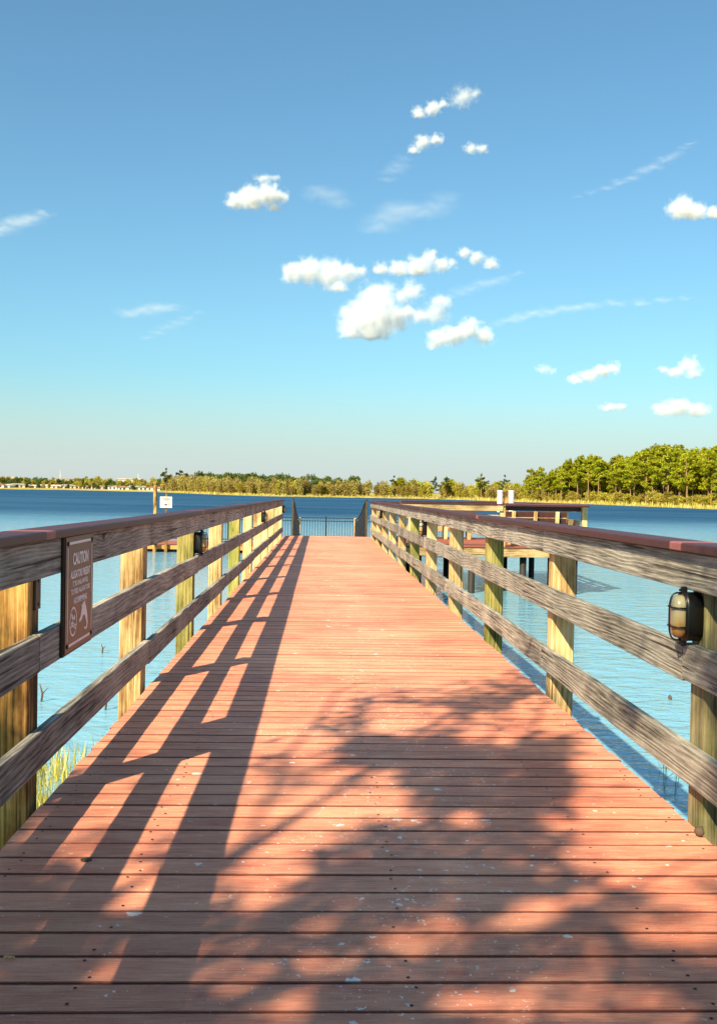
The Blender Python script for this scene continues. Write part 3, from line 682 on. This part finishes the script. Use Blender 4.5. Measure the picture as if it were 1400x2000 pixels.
def bush_proto(seed, H, wid, airy=1.0, stems=5, size=.2):
    R = random.Random(seed); tb = bmesh.new(); lb = bmesh.new()
    for k in range(stems):
        a = R.uniform(0, 6.28); h = H * R.uniform(.6, 1); w_ = wid * R.uniform(.1, .55)
        q = Vector((math.cos(a) * w_, math.sin(a) * w_, h * .85)); b0 = Vector((math.cos(a) * w_ * .25, math.sin(a) * w_ * .25, -.4))
        add_tube(tb, [b0, b0.lerp(q, .5) + Vector((R.uniform(-.2, .2), R.uniform(-.2, .2), 0)), q], .08, 5, radii=[.11, .07, .025])
        for m in range(4):
            c = b0.lerp(q, R.uniform(.35, 1.05)) + Vector((R.uniform(-.5, .5), R.uniform(-.5, .5), R.uniform(-.2, .3))) * wid * .4
            leaf_cards(lb, c, (wid * .33, wid * .33, H * .16), int(46 * airy), size, R, 1.0, 1.2)
    return to_mesh(tb, 'trunk', True), to_mesh(lb, 'crown'), H
def plant(name, proto, leaf, bark, x, y, sc, label, cat, group, lift=0.0, zs=1.0):
    tr, cr, H = proto
    T = thing(name, label, cat, (x, y, WZ + 0.5 + lift), (0, 0, rnd.uniform(0, 6.28)), group=group); T.scale = (sc, sc, sc * zs)
    o = obj('trunk', tr, bark, T); c = bpy.data.objects.new('crown', cr); COL.objects.link(c); c.parent = T
    if not cr.materials: cr.materials.append(leaf)
    c.material_slots[0].link = 'OBJECT'; c.material_slots[0].material = leaf
    return T
def shore_pt(u):
    f = u * (len(SP) - 1); i = min(int(f), len(SP) - 2); t = f - i
    return SP[i].lerp(SP[i + 1], t), SN[i]
def px_of(X, Y, Z):
    d = Vector((X, Y, Z)) - CAM; z = d.dot(fw); return 700 + F_PX * d.dot(rt) / z, 1000 - F_PX * d.dot(up) / z
PINES = [pine_proto(100 + i, 14.0) for i in range(7)]
BUSH = [bush_proto(200 + i, 4.0, 2.6, 1.2, 6, .26) for i in range(5)]
TALL = [bush_proto(300 + i, 7.0, 2.8, .8, 8, .3) for i in range(5)]
ROUND = [bush_proto(400 + i, 7.0, 3.4, 1.3, 8, .36) for i in range(4)]
def idx_of(y_target, lo, hi):
    return min(range(lo, hi), key=lambda i: abs(SP[i].y - y_target))
def shore_walk(i0, i1, step):
    out = []; acc = 0
    for i in range(i0, i1):
        L = (SP[i + 1] - SP[i]).length; t = acc
        while t < L: out.append((SP[i].lerp(SP[i + 1], t / L), SN[i])); t += step
        acc = t - L
    return out
# index ranges along the shore
i_left = next(i for i, p in enumerate(SP) if (p - Vector((-500, 760))).length < 1)
i_town_end = next(i for i, p in enumerate(SP) if (p - Vector((-109, 678))).length < 1)
i_fore = next(i for i, p in enumerate(SP) if (p - Vector((65.4, 352))).length < 1)
i_end = next(i for i, p in enumerate(SP) if (p - Vector((100, 180))).length < 1)
i_town_mid = i_town_end
# pine forest: height follows the rise towards the near end
cnt = 0
for (p, n), off0 in [(q, o_) for o_ in (8, 13, 19, 26, 34) for q in shore_walk(i_fore - 1, i_end, 2.3)]:
    if cnt >= 290: break
    off = off0 + rnd.uniform(-2.5, 2.5); q = p + n * off + Vector((rnd.uniform(-1.5, 1.5), rnd.uniform(-1.5, 1.5)))
    px, _ = px_of(q.x, q.y, 5)
    if px > 1450 or px < 985: continue
    hh = 10.5 + 2.6 * max(0, min(1, (px - 1180) / 180)) + 0.9 * math.sin(px * .045) - 5.0 * max(0, min(1, (1110 - px) / 110)) + rnd.uniform(-2.2, 1.3)
    hh *= q.length / 290 if px < 1200 else (q.length / 262)
    plant('pine_tree', PINES[rnd.randrange(7)], M['pine_leaf'], M['trunk'], q.x, q.y, hh / 14, 'tall pine in the dense forest on the near shore', 'tree', 'pines of the forest'); cnt += 1
for off0 in (16, 24, 33, 44):
    for p, n in shore_walk(i_fore + 2, i_end, 3.2):
        q = p + n * (off0 + rnd.uniform(-3, 3)); px, _ = px_of(q.x, q.y, 0)
        if px > 1440 or px < 1000: continue
        plant('understory_tree', ROUND[rnd.randrange(4)], M['pine_leaf'], M['trunk'], q.x, q.y, rnd.uniform(.75, 1.45), 'leafy understory tree between the trunks of the pine forest', 'tree', 'understory among the pines')
# bushes in front of the pines
for p, n in shore_walk(i_fore, i_end, 1.3):
    q = p + n * rnd.uniform(3.0, 12); px, _ = px_of(q.x, q.y, 0)
    if px > 1450: continue
    plant('shore_bush', BUSH[rnd.randrange(5)], M['bush_leaf'], M['trunk'], q.x, q.y, rnd.uniform(.45, 1.0), 'yellow green bush at the foot of the pine forest', 'bush', 'bushes below the pines')
# middle shore: tan brush with darker trees behind
for k, (p, n) in enumerate(shore_walk(i_town_end, i_fore + 3, 1.75)):
    q = p + n * rnd.uniform(5, 14); px, _ = px_of(q.x, q.y, 0)
    leaf = M['tan_leaf'] if rnd.random() < (.75 if px < 720 else .4) else M['bush_leaf']
    plant('brush_tree', TALL[rnd.randrange(5)], leaf, M['trunk'], q.x, q.y, rnd.uniform(.65, 1.15) * (q.length / 430), 'pale leafless brush tree on the middle of the far shore', 'tree', 'pale brush along the far shore')
for k, (p, n) in enumerate(shore_walk(i_town_end - 1, i_fore + 3, 3.4)):
    q = p + n * rnd.uniform(24, 45); px, _ = px_of(q.x, q.y, 0)
    h = rnd.uniform(.9, 1.25) * q.length / 430
    if 700 < px < 760: h *= .75
    plant('round_tree', ROUND[rnd.randrange(4)], M['dark_leaf'] if px < 760 else M['pine_leaf'], M['trunk'], q.x, q.y, h, 'dark green tree behind the pale brush of the far shore', 'tree', 'dark trees behind the brush')
for px, Y, h in ((770, 450, 9.0), (325, 640, 14), (350, 650, 13), (395, 610, 12), (850, 420, 8.5), (940, 400, 9.5), (985, 385, 9.0), (870, 425, 8.6)):
    c = at_y(px, 960, Y); plant('lone_pine', PINES[rnd.randrange(7)], M['dark_leaf'], M['trunk'], c.x, Y, h / 14, 'single pine standing above the low brush of the far shore', 'tree', 'single pines above the brush')
# town shore
def shore_at(px_t):
    k = min(range(i_left, i_town_end + 12), key=lambda i: abs(px_of(SP[i].x, SP[i].y, WZ)[0] - px_t)); return SP[k].length
for row, (d0, d1, hmin, hmax) in enumerate(((6, 16, 2.5, 5.0), (24, 40, 5, 8), (50, 80, 7, 10.5))):
    px = -30
    while px < 345:
        px += rnd.uniform(3.5, 8) if row else rnd.uniform(6, 15)
        Dd = 735 + 90 * max(0, math.sin((px + 20) / 110)) - .25 * max(0, px - 150) + rnd.uniform(d0, d1); c = at_y(px, 955, Dd)
        hh = rnd.uniform(hmin, hmax) * (1.25 if 140 < px < 195 else 1)
        plant('town_tree', ROUND[rnd.randrange(4)], M['dark_leaf'] if rnd.random() < .55 else M['bush_leaf'], M['trunk'], c.x, Dd, hh / 7.0, 'small rounded tree among the white houses across the lake', 'tree', 'trees among the far houses')

# houses
HM = [plain('white_stucco', srgb(206, 194, 184), .7, var=.06), plain('pink_stucco', srgb(196, 156, 136), .7, var=.06), plain('cream_stucco', srgb(200, 178, 144), .7, var=.06)]
RM = [plain('pale_roof', srgb(196, 176, 160), .8), plain('brown_roof', srgb(150, 104, 82), .8), plain('grey_roof', srgb(140, 136, 132), .8)]
M['win'] = plain('dark_window', srgb(58, 70, 84), .2, var=.1)
HN = ['white', 'pink', 'cream']; RNn = ['pale', 'brown', 'grey']
px = -25
while px < 320:
    px += rnd.uniform(12, 21)
    Dd = 735 + 90 * max(0, math.sin((px + 20) / 110)) - .25 * max(0, px - 150) + rnd.uniform(14, 22); q = at_y(px, 955, Dd); n = Vector((rnd.uniform(-.3, .3), 1))
    a = rnd.choice([0, 0, 0, 1, 2]); b = rnd.randrange(3); wd_, dp, ht = rnd.uniform(8, 13), rnd.uniform(7, 9), rnd.uniform(2.0, 2.7)
    ang = math.atan2(n.y, n.x) - math.pi / 2
    T = thing('lake_house', 'small %s house with %s roof across the lake' % (HN[a], RNn[b]), 'house', (q.x, q.y, WZ + .55), (0, 0, ang), group='%s houses with %s roofs across the lake' % (HN[a], RNn[b]))
    obj('wall', box_mesh('wall', (wd_, dp, ht + .8), 0, (0, 0, ht / 2 - .4)), HM[a], T)
    bm = bmesh.new(); e = .5; rh = rnd.uniform(.8, 1.4)
    pts = [(-wd_ / 2 - e, -dp / 2 - e, ht), (wd_ / 2 + e, -dp / 2 - e, ht), (wd_ / 2 + e, dp / 2 + e, ht), (-wd_ / 2 - e, dp / 2 + e, ht), (-wd_ / 2 + 2, 0, ht + rh), (wd_ / 2 - 2, 0, ht + rh)]
    V = [bm.verts.new(v) for v in pts]
    for f in ((0, 1, 5, 4), (1, 2, 5), (2, 3, 4, 5), (3, 0, 4), (3, 2, 1, 0)): bm.faces.new([V[i] for i in f])
    obj('roof', to_mesh(bm, 'roof'), RM[b], T)
    for x in (-wd_ * .3, 0, wd_ * .3): obj('window', box_mesh('window', (1.5, .12, 1.3)), M['win'], T, (x, -dp / 2 - .03, ht * .55))
for px, Y, tp in ((118, 900, 918), (270, 860, 925)):
    c = at_y(px, tp, Y); T = thing('radio_mast', 'thin pale mast above the %s' % ('town trees near the edge of the view' if px < 200 else 'houses beside the wooden pile'), 'mast', (c.x, Y, WZ + 1))
    bm = bmesh.new(); h = c.z - WZ - 1; add_tube(bm, [(0, 0, 0), (0, 0, h * .6), (0, 0, h)], .35, 6, radii=[.4, .3, .12]); obj('pole', to_mesh(bm, 'pole'), M['white_paint'], T)
    bm = bmesh.new(); add_tube(bm, [(-1, 0, h * .7), (1, 0, h * .7)], .1, 4); obj('antenna', to_mesh(bm, 'antenna'), M['white_paint'], T)
for px, Y, ww in ((22, 905, 22), (140, 935, 26), (255, 850, 18)):
    c = at_y(px, 945, Y); T = thing('long_building', 'long cream building rising behind the town trees, number of %d metres wide' % ww if False else 'long pale building showing above the trees across the lake', 'building', (c.x, Y, WZ + 1), group='long pale buildings across the lake')
    obj('wall', box_mesh('wall', (ww, 14, 8.4), 0, (0, 0, 4.2)), HM[(px // 5) % 3], T); obj('roof', box_mesh('roof', (ww + 1, 15, .6), 0, (0, 0, 8.7)), RM[(px // 7) % 3], T)
    for i in range(int(ww / 4)): obj('window', box_mesh('window', (1.8, .2, 1.5)), M['win'], T, (-ww / 2 + 2 + i * 4, -7.03, 6.6))

# reeds along the far waterline (uncountable) and at the near bank
def reeds(name, pts, hmin, hmax, mat, label, wd_=.012, n_each=6, spread=.3, seed=3):
    R = random.Random(seed); bm = bmesh.new()
    for (x, y, z) in pts:
        for _ in range(n_each):
            bx, by = x + R.uniform(-spread, spread), y + R.uniform(-spread, spread); h = R.uniform(hmin, hmax); a = R.uniform(0, 6.28); l = R.uniform(.05, .45) * h
            d = Vector((math.cos(a), math.sin(a), 0)); s_ = Vector((-d.y, d.x, 0)) * wd_
            p0 = Vector((bx, by, z)); p1 = p0 + d * l * .3 + Vector((0, 0, h * .6)); p2 = p0 + d * l + Vector((0, 0, h))
            A = [bm.verts.new(v) for v in (p0 - s_, p0 + s_, p1 + s_ * .8, p1 - s_ * .8, p2)]
            bm.faces.new((A[0], A[1], A[2], A[3])); bm.faces.new((A[3], A[2], A[4]))
    return prop(obj(name, to_mesh(bm, name), mat), label, 'reeds', kind='stuff')
fp = []
for i in range(i_town_end, i_end):
    L = (SP[i + 1] - SP[i]).length
    for k in range(int(L / .5)):
        p = SP[i].lerp(SP[i + 1], rnd.random()) + SN[i] * rnd.uniform(-.6, 4.5); fp.append((p.x, p.y, WZ + .05))
reeds('shore_reeds', fp, .5, 1.5, M['reed'], 'golden grass fringe along the far waterline', .09, 5, .6)
np_ = [(rnd.gauss(-2.25, .28), rnd.uniform(7.1, 8.7), WZ - .05) for _ in range(60)]
reeds('bank_grass', np_, .12, .45, M['reed'], 'yellow green grass in the shallows beside the sign side railing', .006, 7, .12, 5)
reeds('sparse_reeds', [(rnd.gauss(2.75, .1), rnd.uniform(7.6, 8.6), WZ - .05) for _ in range(9)], .2, .45, M['dark_leaf'], 'few dark reed stems in the water by the lamp post', .004, 2, .06, 6)
# twigs and floating bits
def twig(x, y, label, s=1.0):
    bm = bmesh.new(); add_tube(bm, [(0, 0, -.1), (.03 * s, 0, .12 * s), (-.02 * s, 0.02, .26 * s)], .012, 5, radii=[.014, .012, .004]); add_tube(bm, [(.03 * s, 0, .12 * s), (.1 * s, .03, .2 * s)], .008, 5, radii=[.009, .003])
    prop(obj('dead_twig', to_mesh(bm, 'dead_twig'), M['oakbark'], None, (x, y, WZ)), label, 'twig')
twig(-3.25, 11.55, 'forked dead twig sticking out of the water beside the first post', .75)
twig(-2.46, 11.15, 'short dead twig standing in the water near the second post', .7)
twig(-3.30, 15.0, 'dark twig poking up from the water below the caution sign', .5)
bm = bmesh.new(); bmesh.ops.create_icosphere(bm, subdivisions=2, radius=.022)
for v in bm.verts: v.co *= 1 + .25 * mnoise.noise(v.co * 40); v.co.z *= 1.7
prop(obj('floating_cone', to_mesh(bm, 'floating_cone', True), M['oakbark'], None, (4.0, 12.05, WZ + .02)), 'brown cone floating on the water below the lamp', 'cone')
# litter on the deck
bm = bmesh.new(); add_box(bm, (0, 0, .004), (.028, .007, .006), .002); prop(obj('bark_chip', to_mesh(bm, 'bark_chip'), M['post'], None, (-0.945, 2.625, zd(2.6) + .002), (0, 0, -.1)), 'yellow bark chip lying in a gap between the deck boards', 'chip')
bm = bmesh.new(); add_tube(bm, [(0, 0, 0), (0, 0, .003)], .018, 14); prop(obj('metal_disc', to_mesh(bm, 'metal_disc'), M['steel'], None, (-0.91, 3.33, zd(3.3) + .0025)), 'small grey metal disc lying on the shaded deck', 'disc')
bm = bmesh.new(); bmesh.ops.create_icosphere(bm, subdivisions=2, radius=.018)
for v in bm.verts: v.co *= 1 + .3 * mnoise.noise(v.co * 90)
prop(obj('seed_pod', to_mesh(bm, 'seed_pod', True), M['oakbark'], None, (1.19, 3.60, zd(3.6) + .02)), 'round brown seed pod against the foot of the lamp post', 'seed pod')

# ------------------------------------------------------------------ oak behind the camera whose crown shades the near deck
def deck_pt(px, py):
    r = ray(px, py); t = -CAM.z / (r.z + SL * r.y); return CAM + r * t
LIT = [(215, 1625, 85, 90, 1), (372, 1590, 60, 120, 1), (310, 1745, 70, 50, 1), (495, 1660, 50, 115, 1), (565, 1590, 70, 60, .9), (690, 1560, 100, 55, .9), (640, 1625, 70, 40, .7),
       (742, 1840, 60, 30, .8), (480, 1885, 110, 32, .5), (1270, 1660, 150, 80, .95), (1220, 1555, 100, 70, .9), (1370, 1570, 60, 90, .8), (1335, 1800, 100, 60, .9), (1080, 1955, 190, 32, .6),
       (120, 1640, 95, 42, .7), (1130, 1990, 260, 30, .6), (560, 1720, 60, 50, .6), (960, 1440, 60, 28, .7), (800, 1410, 90, 30, .7), (1060, 1400, 70, 40, .8), (600, 1480, 60, 50, .8), (1180, 1480, 60, 60, .8)]
EDGE = [(-400, 1440), (100, 1480), (240, 1490), (440, 1500), (520, 1450), (600, 1400), (700, 1345), (880, 1335), (1000, 1300), (1060, 1290), (1110, 1380), (1400, 1470), (1900, 1500)]
_q = random.Random(5)
for _ in range(85):
    _y = _q.uniform(1400, 1990); LIT.append((_q.uniform(60, 1360), _y, _q.uniform(14, 38) * _y / 1700, _q.uniform(9, 22) * _y / 1700, .95))
def shade(px, py):
    e = EDGE[-1][1]
    for (a, ya), (b, yb) in zip(EDGE, EDGE[1:]):
        if a <= px <= b: e = ya + (yb - ya) * (px - a) / (b - a)
    if py < e: return 0
    d = min(1.0 if py < 1750 else .9, 0.12 + (py - e) / 140)
    for cx_, cy_, rx, ry, s_ in LIT:
        q = ((px - cx_) / (rx * 1.15)) ** 2 + ((py - cy_) / (ry * 1.15)) ** 2
        if q < 1: d *= 1 - s_ * min(1, (1 - q) * 5)
    return d
def oak():
    R = random.Random(21); lb = bmesh.new(); tb = bmesh.new(); tips = []
    T = thing('oak_tree', 'leafy oak on the bank behind the viewpoint shading the near deck', 'tree', (0, 0, 0))
    n = 0; tries = 0
    def leafq(p, s):
        a = Vector((R.gauss(0, 1), R.gauss(0, 1), R.gauss(0, .6))).normalized(); b = Matrix.Rotation(R.uniform(0, 6.28), 3, a) @ a.orthogonal().normalized()
        lb.faces.new([lb.verts.new(p + a * s), lb.verts.new(p + b * s * .42), lb.verts.new(p - a * s * .9), lb.verts.new(p - b * s * .42)])
    while n < 12000 and tries < 300000:
        tries += 1
        Sx, Sy = R.uniform(-4.2, 4.0), R.uniform(-1.6, 8.0); h = R.uniform(4.2, 7.6) + 0.25 * math.sin(Sx * 2) 
        if Sy > 1.9:
            px, py = px_of(Sx, Sy, zd(Sy)); d = shade(px, py)
        else: d = .75
        if R.random() > d: continue
        c = Vector((Sx - LX * h, Sy - LY * h, h)); n += 1
        if R.random() < .0012: tips.append(c)
        for _ in range(9):
            p = c + Vector((R.gauss(0, .085), R.gauss(0, .085), R.gauss(0, .08)))
            sh = p + Vector((LX, LY, -1)) * p.z
            if sh.y > 1.9 and R.random() > shade(*px_of(sh.x, sh.y, zd(sh.y))) * 1.5: continue
            leafq(p, R.uniform(.035, .07))
    # far side of the crown, away from the deck
    for _ in range(600):
        a = R.uniform(0, 6.28); c = Vector((-6.4 + math.cos(a) * 3.2 * R.random() ** .5, -6.6 + math.sin(a) * 3.0 * R.random() ** .5, R.uniform(4.2, 8.6)))
        if R.random() < .02: tips.append(c)
        for _ in range(11): leafq(c + Vector((R.gauss(0, .14), R.gauss(0, .14), R.gauss(0, .12))), R.uniform(.05, .09))
    root = Vector((-6.3, -5.6, -0.7)); fork = Vector((-6.0, -5.4, 2.8))
    add_tube(tb, [root, root + Vector((.05, .03, .6)), fork.lerp(root, .4), fork], .3, 10, radii=[.42, .3, .26, .22])
    hubs = []
    for k in range(7):
        a = k / 7 * 6.28; hb = fork + Vector((math.cos(a) * 2.0, math.sin(a) * 2.0, R.uniform(1.6, 2.8))); hubs.append(hb)
        add_tube(tb, [fork, fork.lerp(hb, .5) + Vector((0, 0, .35)), hb], .1, 7, radii=[.14, .09, .05])
    for c in tips:
        hb = min(hubs, key=lambda q: (q - c).length); m = hb.lerp(c, .5) + Vector((R.uniform(-.3, .3), R.uniform(-.3, .3), R.uniform(0, .3)))
        add_tube(tb, [hb, m, c], .03, 5, radii=[.03, .016, .006])
    for pts, h in (([(480, 1640), (560, 1470), (625, 1400), (655, 1352), (700, 1336), (757, 1328)], 5.4), ([(760, 1470), (880, 1392), (930, 1368), (985, 1346)], 5.0), ([(1000, 1500), (1060, 1380), (1050, 1300)], 5.2), ([(1180, 1760), (1260, 1720), (1330, 1690), (1400, 1670)], 5.0), ([(300, 1700), (420, 1600)], 5)):
        L = []
        for px, py in pts:
            q = deck_pt(px, py); L.append(Vector((q.x - LX * h, q.y - LY * h, h)))
        hb = min(hubs, key=lambda q: (q - L[0]).length)
        add_tube(tb, [hb, hb.lerp(L[0], .5)] + L, .02, 5, radii=[.03, .02] + [.016 - .010 * i / len(L) for i in range(len(L))])
    obj('trunk', to_mesh(tb, 'trunk', True), M['oakbark'], T); obj('crown', to_mesh(lb, 'crown'), M['oak_leaf'], T)
oak()
# ------------------------------------------------------------------ clouds: real volumes hanging over the lake
def cloud(label, blobs, dens=1.0, soft=1.0, dist=None, group=None, flat_base=True, stretch=None, name='cloud'):
    cxp = sum(b[0] for b in blobs) / len(blobs); cyp = sum(b[1] for b in blobs) / len(blobs)
    r = ray(cxp, cyp).normalized(); el = math.asin(r.z); D = dist or max(2600, min(9000, 950 / math.tan(el)))
    k = D / F_PX; c = CAM + r * D; az = math.atan2(r.x, r.y)
    O = obj(name, None)
    R = random.Random(int(cxp * 7 + cyp)); L = []
    bl = []
    for b in blobs:
        px, py, rx = b[:3]; ry = b[3] if len(b) > 3 else rx * .85
        # offsets in the plane facing the viewer, rolled like the horizon
        dx = (px - cxp) * math.cos(ROLL) + (py - cyp) * math.sin(ROLL); dz = -(py - cyp) * math.cos(ROLL) + (px - cxp) * math.sin(ROLL)
        bl.append((Vector((dx * k, R.uniform(-.35, .35) * rx * k, dz * k)), (rx * k * 1.12, rx * k * 1.05, ry * k * 1.12)))
    bm = bmesh.new()
    for p, s_ in bl:
        q = bmesh.ops.create_icosphere(bm, subdivisions=2, radius=1.0)['verts']
        bmesh.ops.transform(bm, matrix=Matrix.Translation(p) @ Matrix.Diagonal((s_[0] * 1.42, s_[1] * 1.42, s_[2] * 1.45, 1)), verts=q)
    me = to_mesh(bm, 'cloud')
    bpy.data.objects.remove(O)
    tmp = bpy.data.objects.new('tmp', me); COL.objects.link(tmp); md = tmp.modifiers.new('r', 'REMESH'); md.mode = 'VOXEL'; md.voxel_size = min(min(s_) for _, s_ in bl) * .35
    bpy.context.view_layer.update(); ev = bpy.data.meshes.new_from_object(tmp.evaluated_get(bpy.context.evaluated_depsgraph_get())); bpy.data.objects.remove(tmp)
    o = obj(name, ev, None, None, c, (0, 0, -az))
    t = NT('cloud_vapour'); P = t.n('TexCoord').outputs['Object']; acc = None
    rmean = sum(s_[0] for _, s_ in bl) / len(bl)
    wv = t.vec('ADD', P, t.vec('SCALE', t.vec('SUBTRACT', t.noise(P, 1.1 / rmean, 2, .5, col=True), (.5, .5, .5)), rmean * .7))
    for p, s_ in bl:
        q = t.vec('DIVIDE', t.vec('SUBTRACT', wv, tuple(p)), tuple(s_)); d = t.math('SUBTRACT', 1.0, t.vec('LENGTH', q, out=1))
        acc = d if acc is None else t.math('SMOOTH_MAX', acc, d, .18)
    Pn = t.vec('MULTIPLY', P, stretch) if stretch else P
    fb = t.noise(Pn, 1.5 / rmean, 6, .64)
    if flat_base and not stretch and dens > .5:
        zb = min(p.z - .45 * s_[2] for p, s_ in bl); pz = t.n('SeparateXYZ'); t.l(wv, pz.inputs[0])
        acc = t.math('ADD', acc, t.math('MINIMUM', t.math('DIVIDE', t.math('SUBTRACT', pz.outputs[2], zb), rmean * .45), 0.0))
    f = t.math('ADD', acc, t.math('MULTIPLY', t.math('SUBTRACT', fb, .52), 2.0 * soft))
    de = t.math('MULTIPLY', t.math('POWER', t.mr(f, -.15, 1.05, 0, 1), 2.0), dens * 6.5 / rmean)
    v = t.n('VolumePrincipled'); v.inputs['Color'].default_value = (.948, .97, 1.0, 1); v.inputs['Anisotropy'].default_value = 0.0
    t.l(de, v.inputs['Density']); t.l(v.outputs[0], t.out.inputs['Volume'])
    try: t.m.cycles.volume_step_rate = 0.6
    except Exception: pass
    ev.materials.clear(); ev.materials.append(t.m)
    prop(o, label, 'cloud', group)
CG = 'clouds over the lake'
cloud('largest white cloud with a tall domed top in the middle of the group', [(705, 622, 40), (738, 590, 40), (745, 622, 42), (690, 640, 30), (725, 640, 38), (772, 620, 28), (798, 612, 20)], 1.3, group=CG)
cloud('grey white cloud fragment touching the largest cloud', [(850, 610, 26), (862, 592, 20), (805, 572, 24), (785, 577, 18), (825, 615, 18)], .5, 1.2, group=CG)
cloud('long flat cloud at the upper left of the cloud group', [(575, 535, 24), (605, 527, 30), (645, 530, 32), (680, 532, 22), (706, 530, 13), (660, 560, 20, 13)], .9, group=CG)
cloud('cloud with a raised hump above the largest cloud', [(745, 525, 16), (780, 525, 22, 16), (815, 524, 28, 20), (838, 502, 16), (862, 518, 18), (882, 515, 11)], .8, group=CG)
cloud('small slanting cloud beside the humped one', [(908, 492, 13), (930, 503, 15), (957, 517, 15)], .7, group=CG)
cloud('white cloud at the lower corner of the group', [(860, 660, 24, 17), (890, 655, 27, 18), (917, 643, 24), (945, 657, 20), (845, 673, 12)], 1.1, group=CG)
cloud('compact bright cloud alone in the open sky', [(462, 395, 18), (490, 388, 26), (520, 380, 25), (545, 381, 16), (535, 402, 13)], 1.1, group=CG)
cloud('wisp of cloud just above the lone bright cloud', [(515, 346, 18, 7), (535, 346, 14, 5)], .35, 1.3, group=CG)
cloud('bright rounded cloud cut by the edge of the view', [(1335, 407, 25), (1360, 413, 20), (1392, 416, 18, 10)], 1.1, group=CG)
cloud('highest small cloud streaked upwards', [(820, 218, 14), (845, 210, 15), (864, 202, 10)], .7, 1.1, group=CG)
cloud('thin ragged cloud at the very top', [(905, 186, 22), (925, 182, 14), (890, 196, 12)], .22, 1.5, group=CG)
cloud('small hooked cloud below the highest one', [(810, 290, 12), (825, 276, 15), (850, 271, 14, 10)], .7, 1.1, group=CG)
cloud('tiny flat cloud beside the hooked one', [(920, 290, 14, 9), (940, 289, 13, 8)], .5, 1.2, group=CG)
cloud('low drawn out cloud above the pine forest', [(1125, 740, 16, 10), (1150, 732, 20, 12), (1175, 725, 20, 13), (1195, 720, 14)], .8, 1.1, group=CG)
cloud('ragged upright cloud above the pines at the edge', [(1343, 713, 20), (1352, 730, 16), (1320, 725, 22, 9), (1300, 720, 14, 6)], .6, 1.3, group=CG)
cloud('flat oval cloud just above the pines', [(1298, 800, 20, 14), (1325, 796, 26, 17), (1358, 802, 22, 14)], 1.0, group=CG)
cloud('tiny flat cloud low beside the oval one', [(1190, 796, 18, 8), (1210, 795, 14, 7)], .6, 1.1, group=CG)
cloud('faint pinkish scrap of cloud near the drawn out one', [(1062, 720, 16, 9), (1078, 725, 10, 6)], .25, 1.4, group=CG)
def line(pts, n, r):
    out = []
    for k in range(n):
        f_ = k / (n - 1) * (len(pts) - 1); i_ = min(int(f_), len(pts) - 2); u = f_ - i_; e = math.sin(math.pi * (k + .8) / (n + .6))
        out.append((pts[i_][0] + (pts[i_ + 1][0] - pts[i_][0]) * u, pts[i_][1] + (pts[i_ + 1][1] - pts[i_][1]) * u, r * 4.2 * (.5 + .5 * e), r * (.45 + .55 * e)))
    return out
for lab, bl, dn in (('thin white streak at the edge beside the lone cloud', line([(-25, 462), (25, 438), (76, 416)], 7, 8), .30), ('long thin streak to the forest side of the cloud group', line([(960, 632), (1030, 612), (1140, 598), (1320, 590)], 14, 7), .22),
                ('faint veil low on the sign side', line([(255, 612), (332, 600)], 4, 9), .24), ('faint diagonal streak high up', line([(1140, 372), (1230, 345), (1300, 314), (1337, 292)], 12, 5), .16), ('small veil under the hooked cloud', line([(745, 440), (790, 402)], 4, 13), .18),
                ('faint tuft between the veil and the streak', line([(832, 415), (866, 390)], 3, 11), .14), ('faint tuft beside the lone cloud', line([(615, 374), (660, 392)], 3, 10), .16), ('faint streak trailing under the small slanting cloud', line([(880, 575), (940, 555), (1005, 538)], 7, 7), .14), ('faint low veil below the streak on the sign side', line([(290, 658), (385, 610)], 6, 6), .10), ('faint hanging wisp below the hooked cloud', line([(760, 345), (785, 308)], 4, 7), .10)):
    cloud(lab, bl, dn * .4, 1.1, dist=6000, group='thin cloud streaks', name='cloud_streak', stretch=(.22, 1, .8))
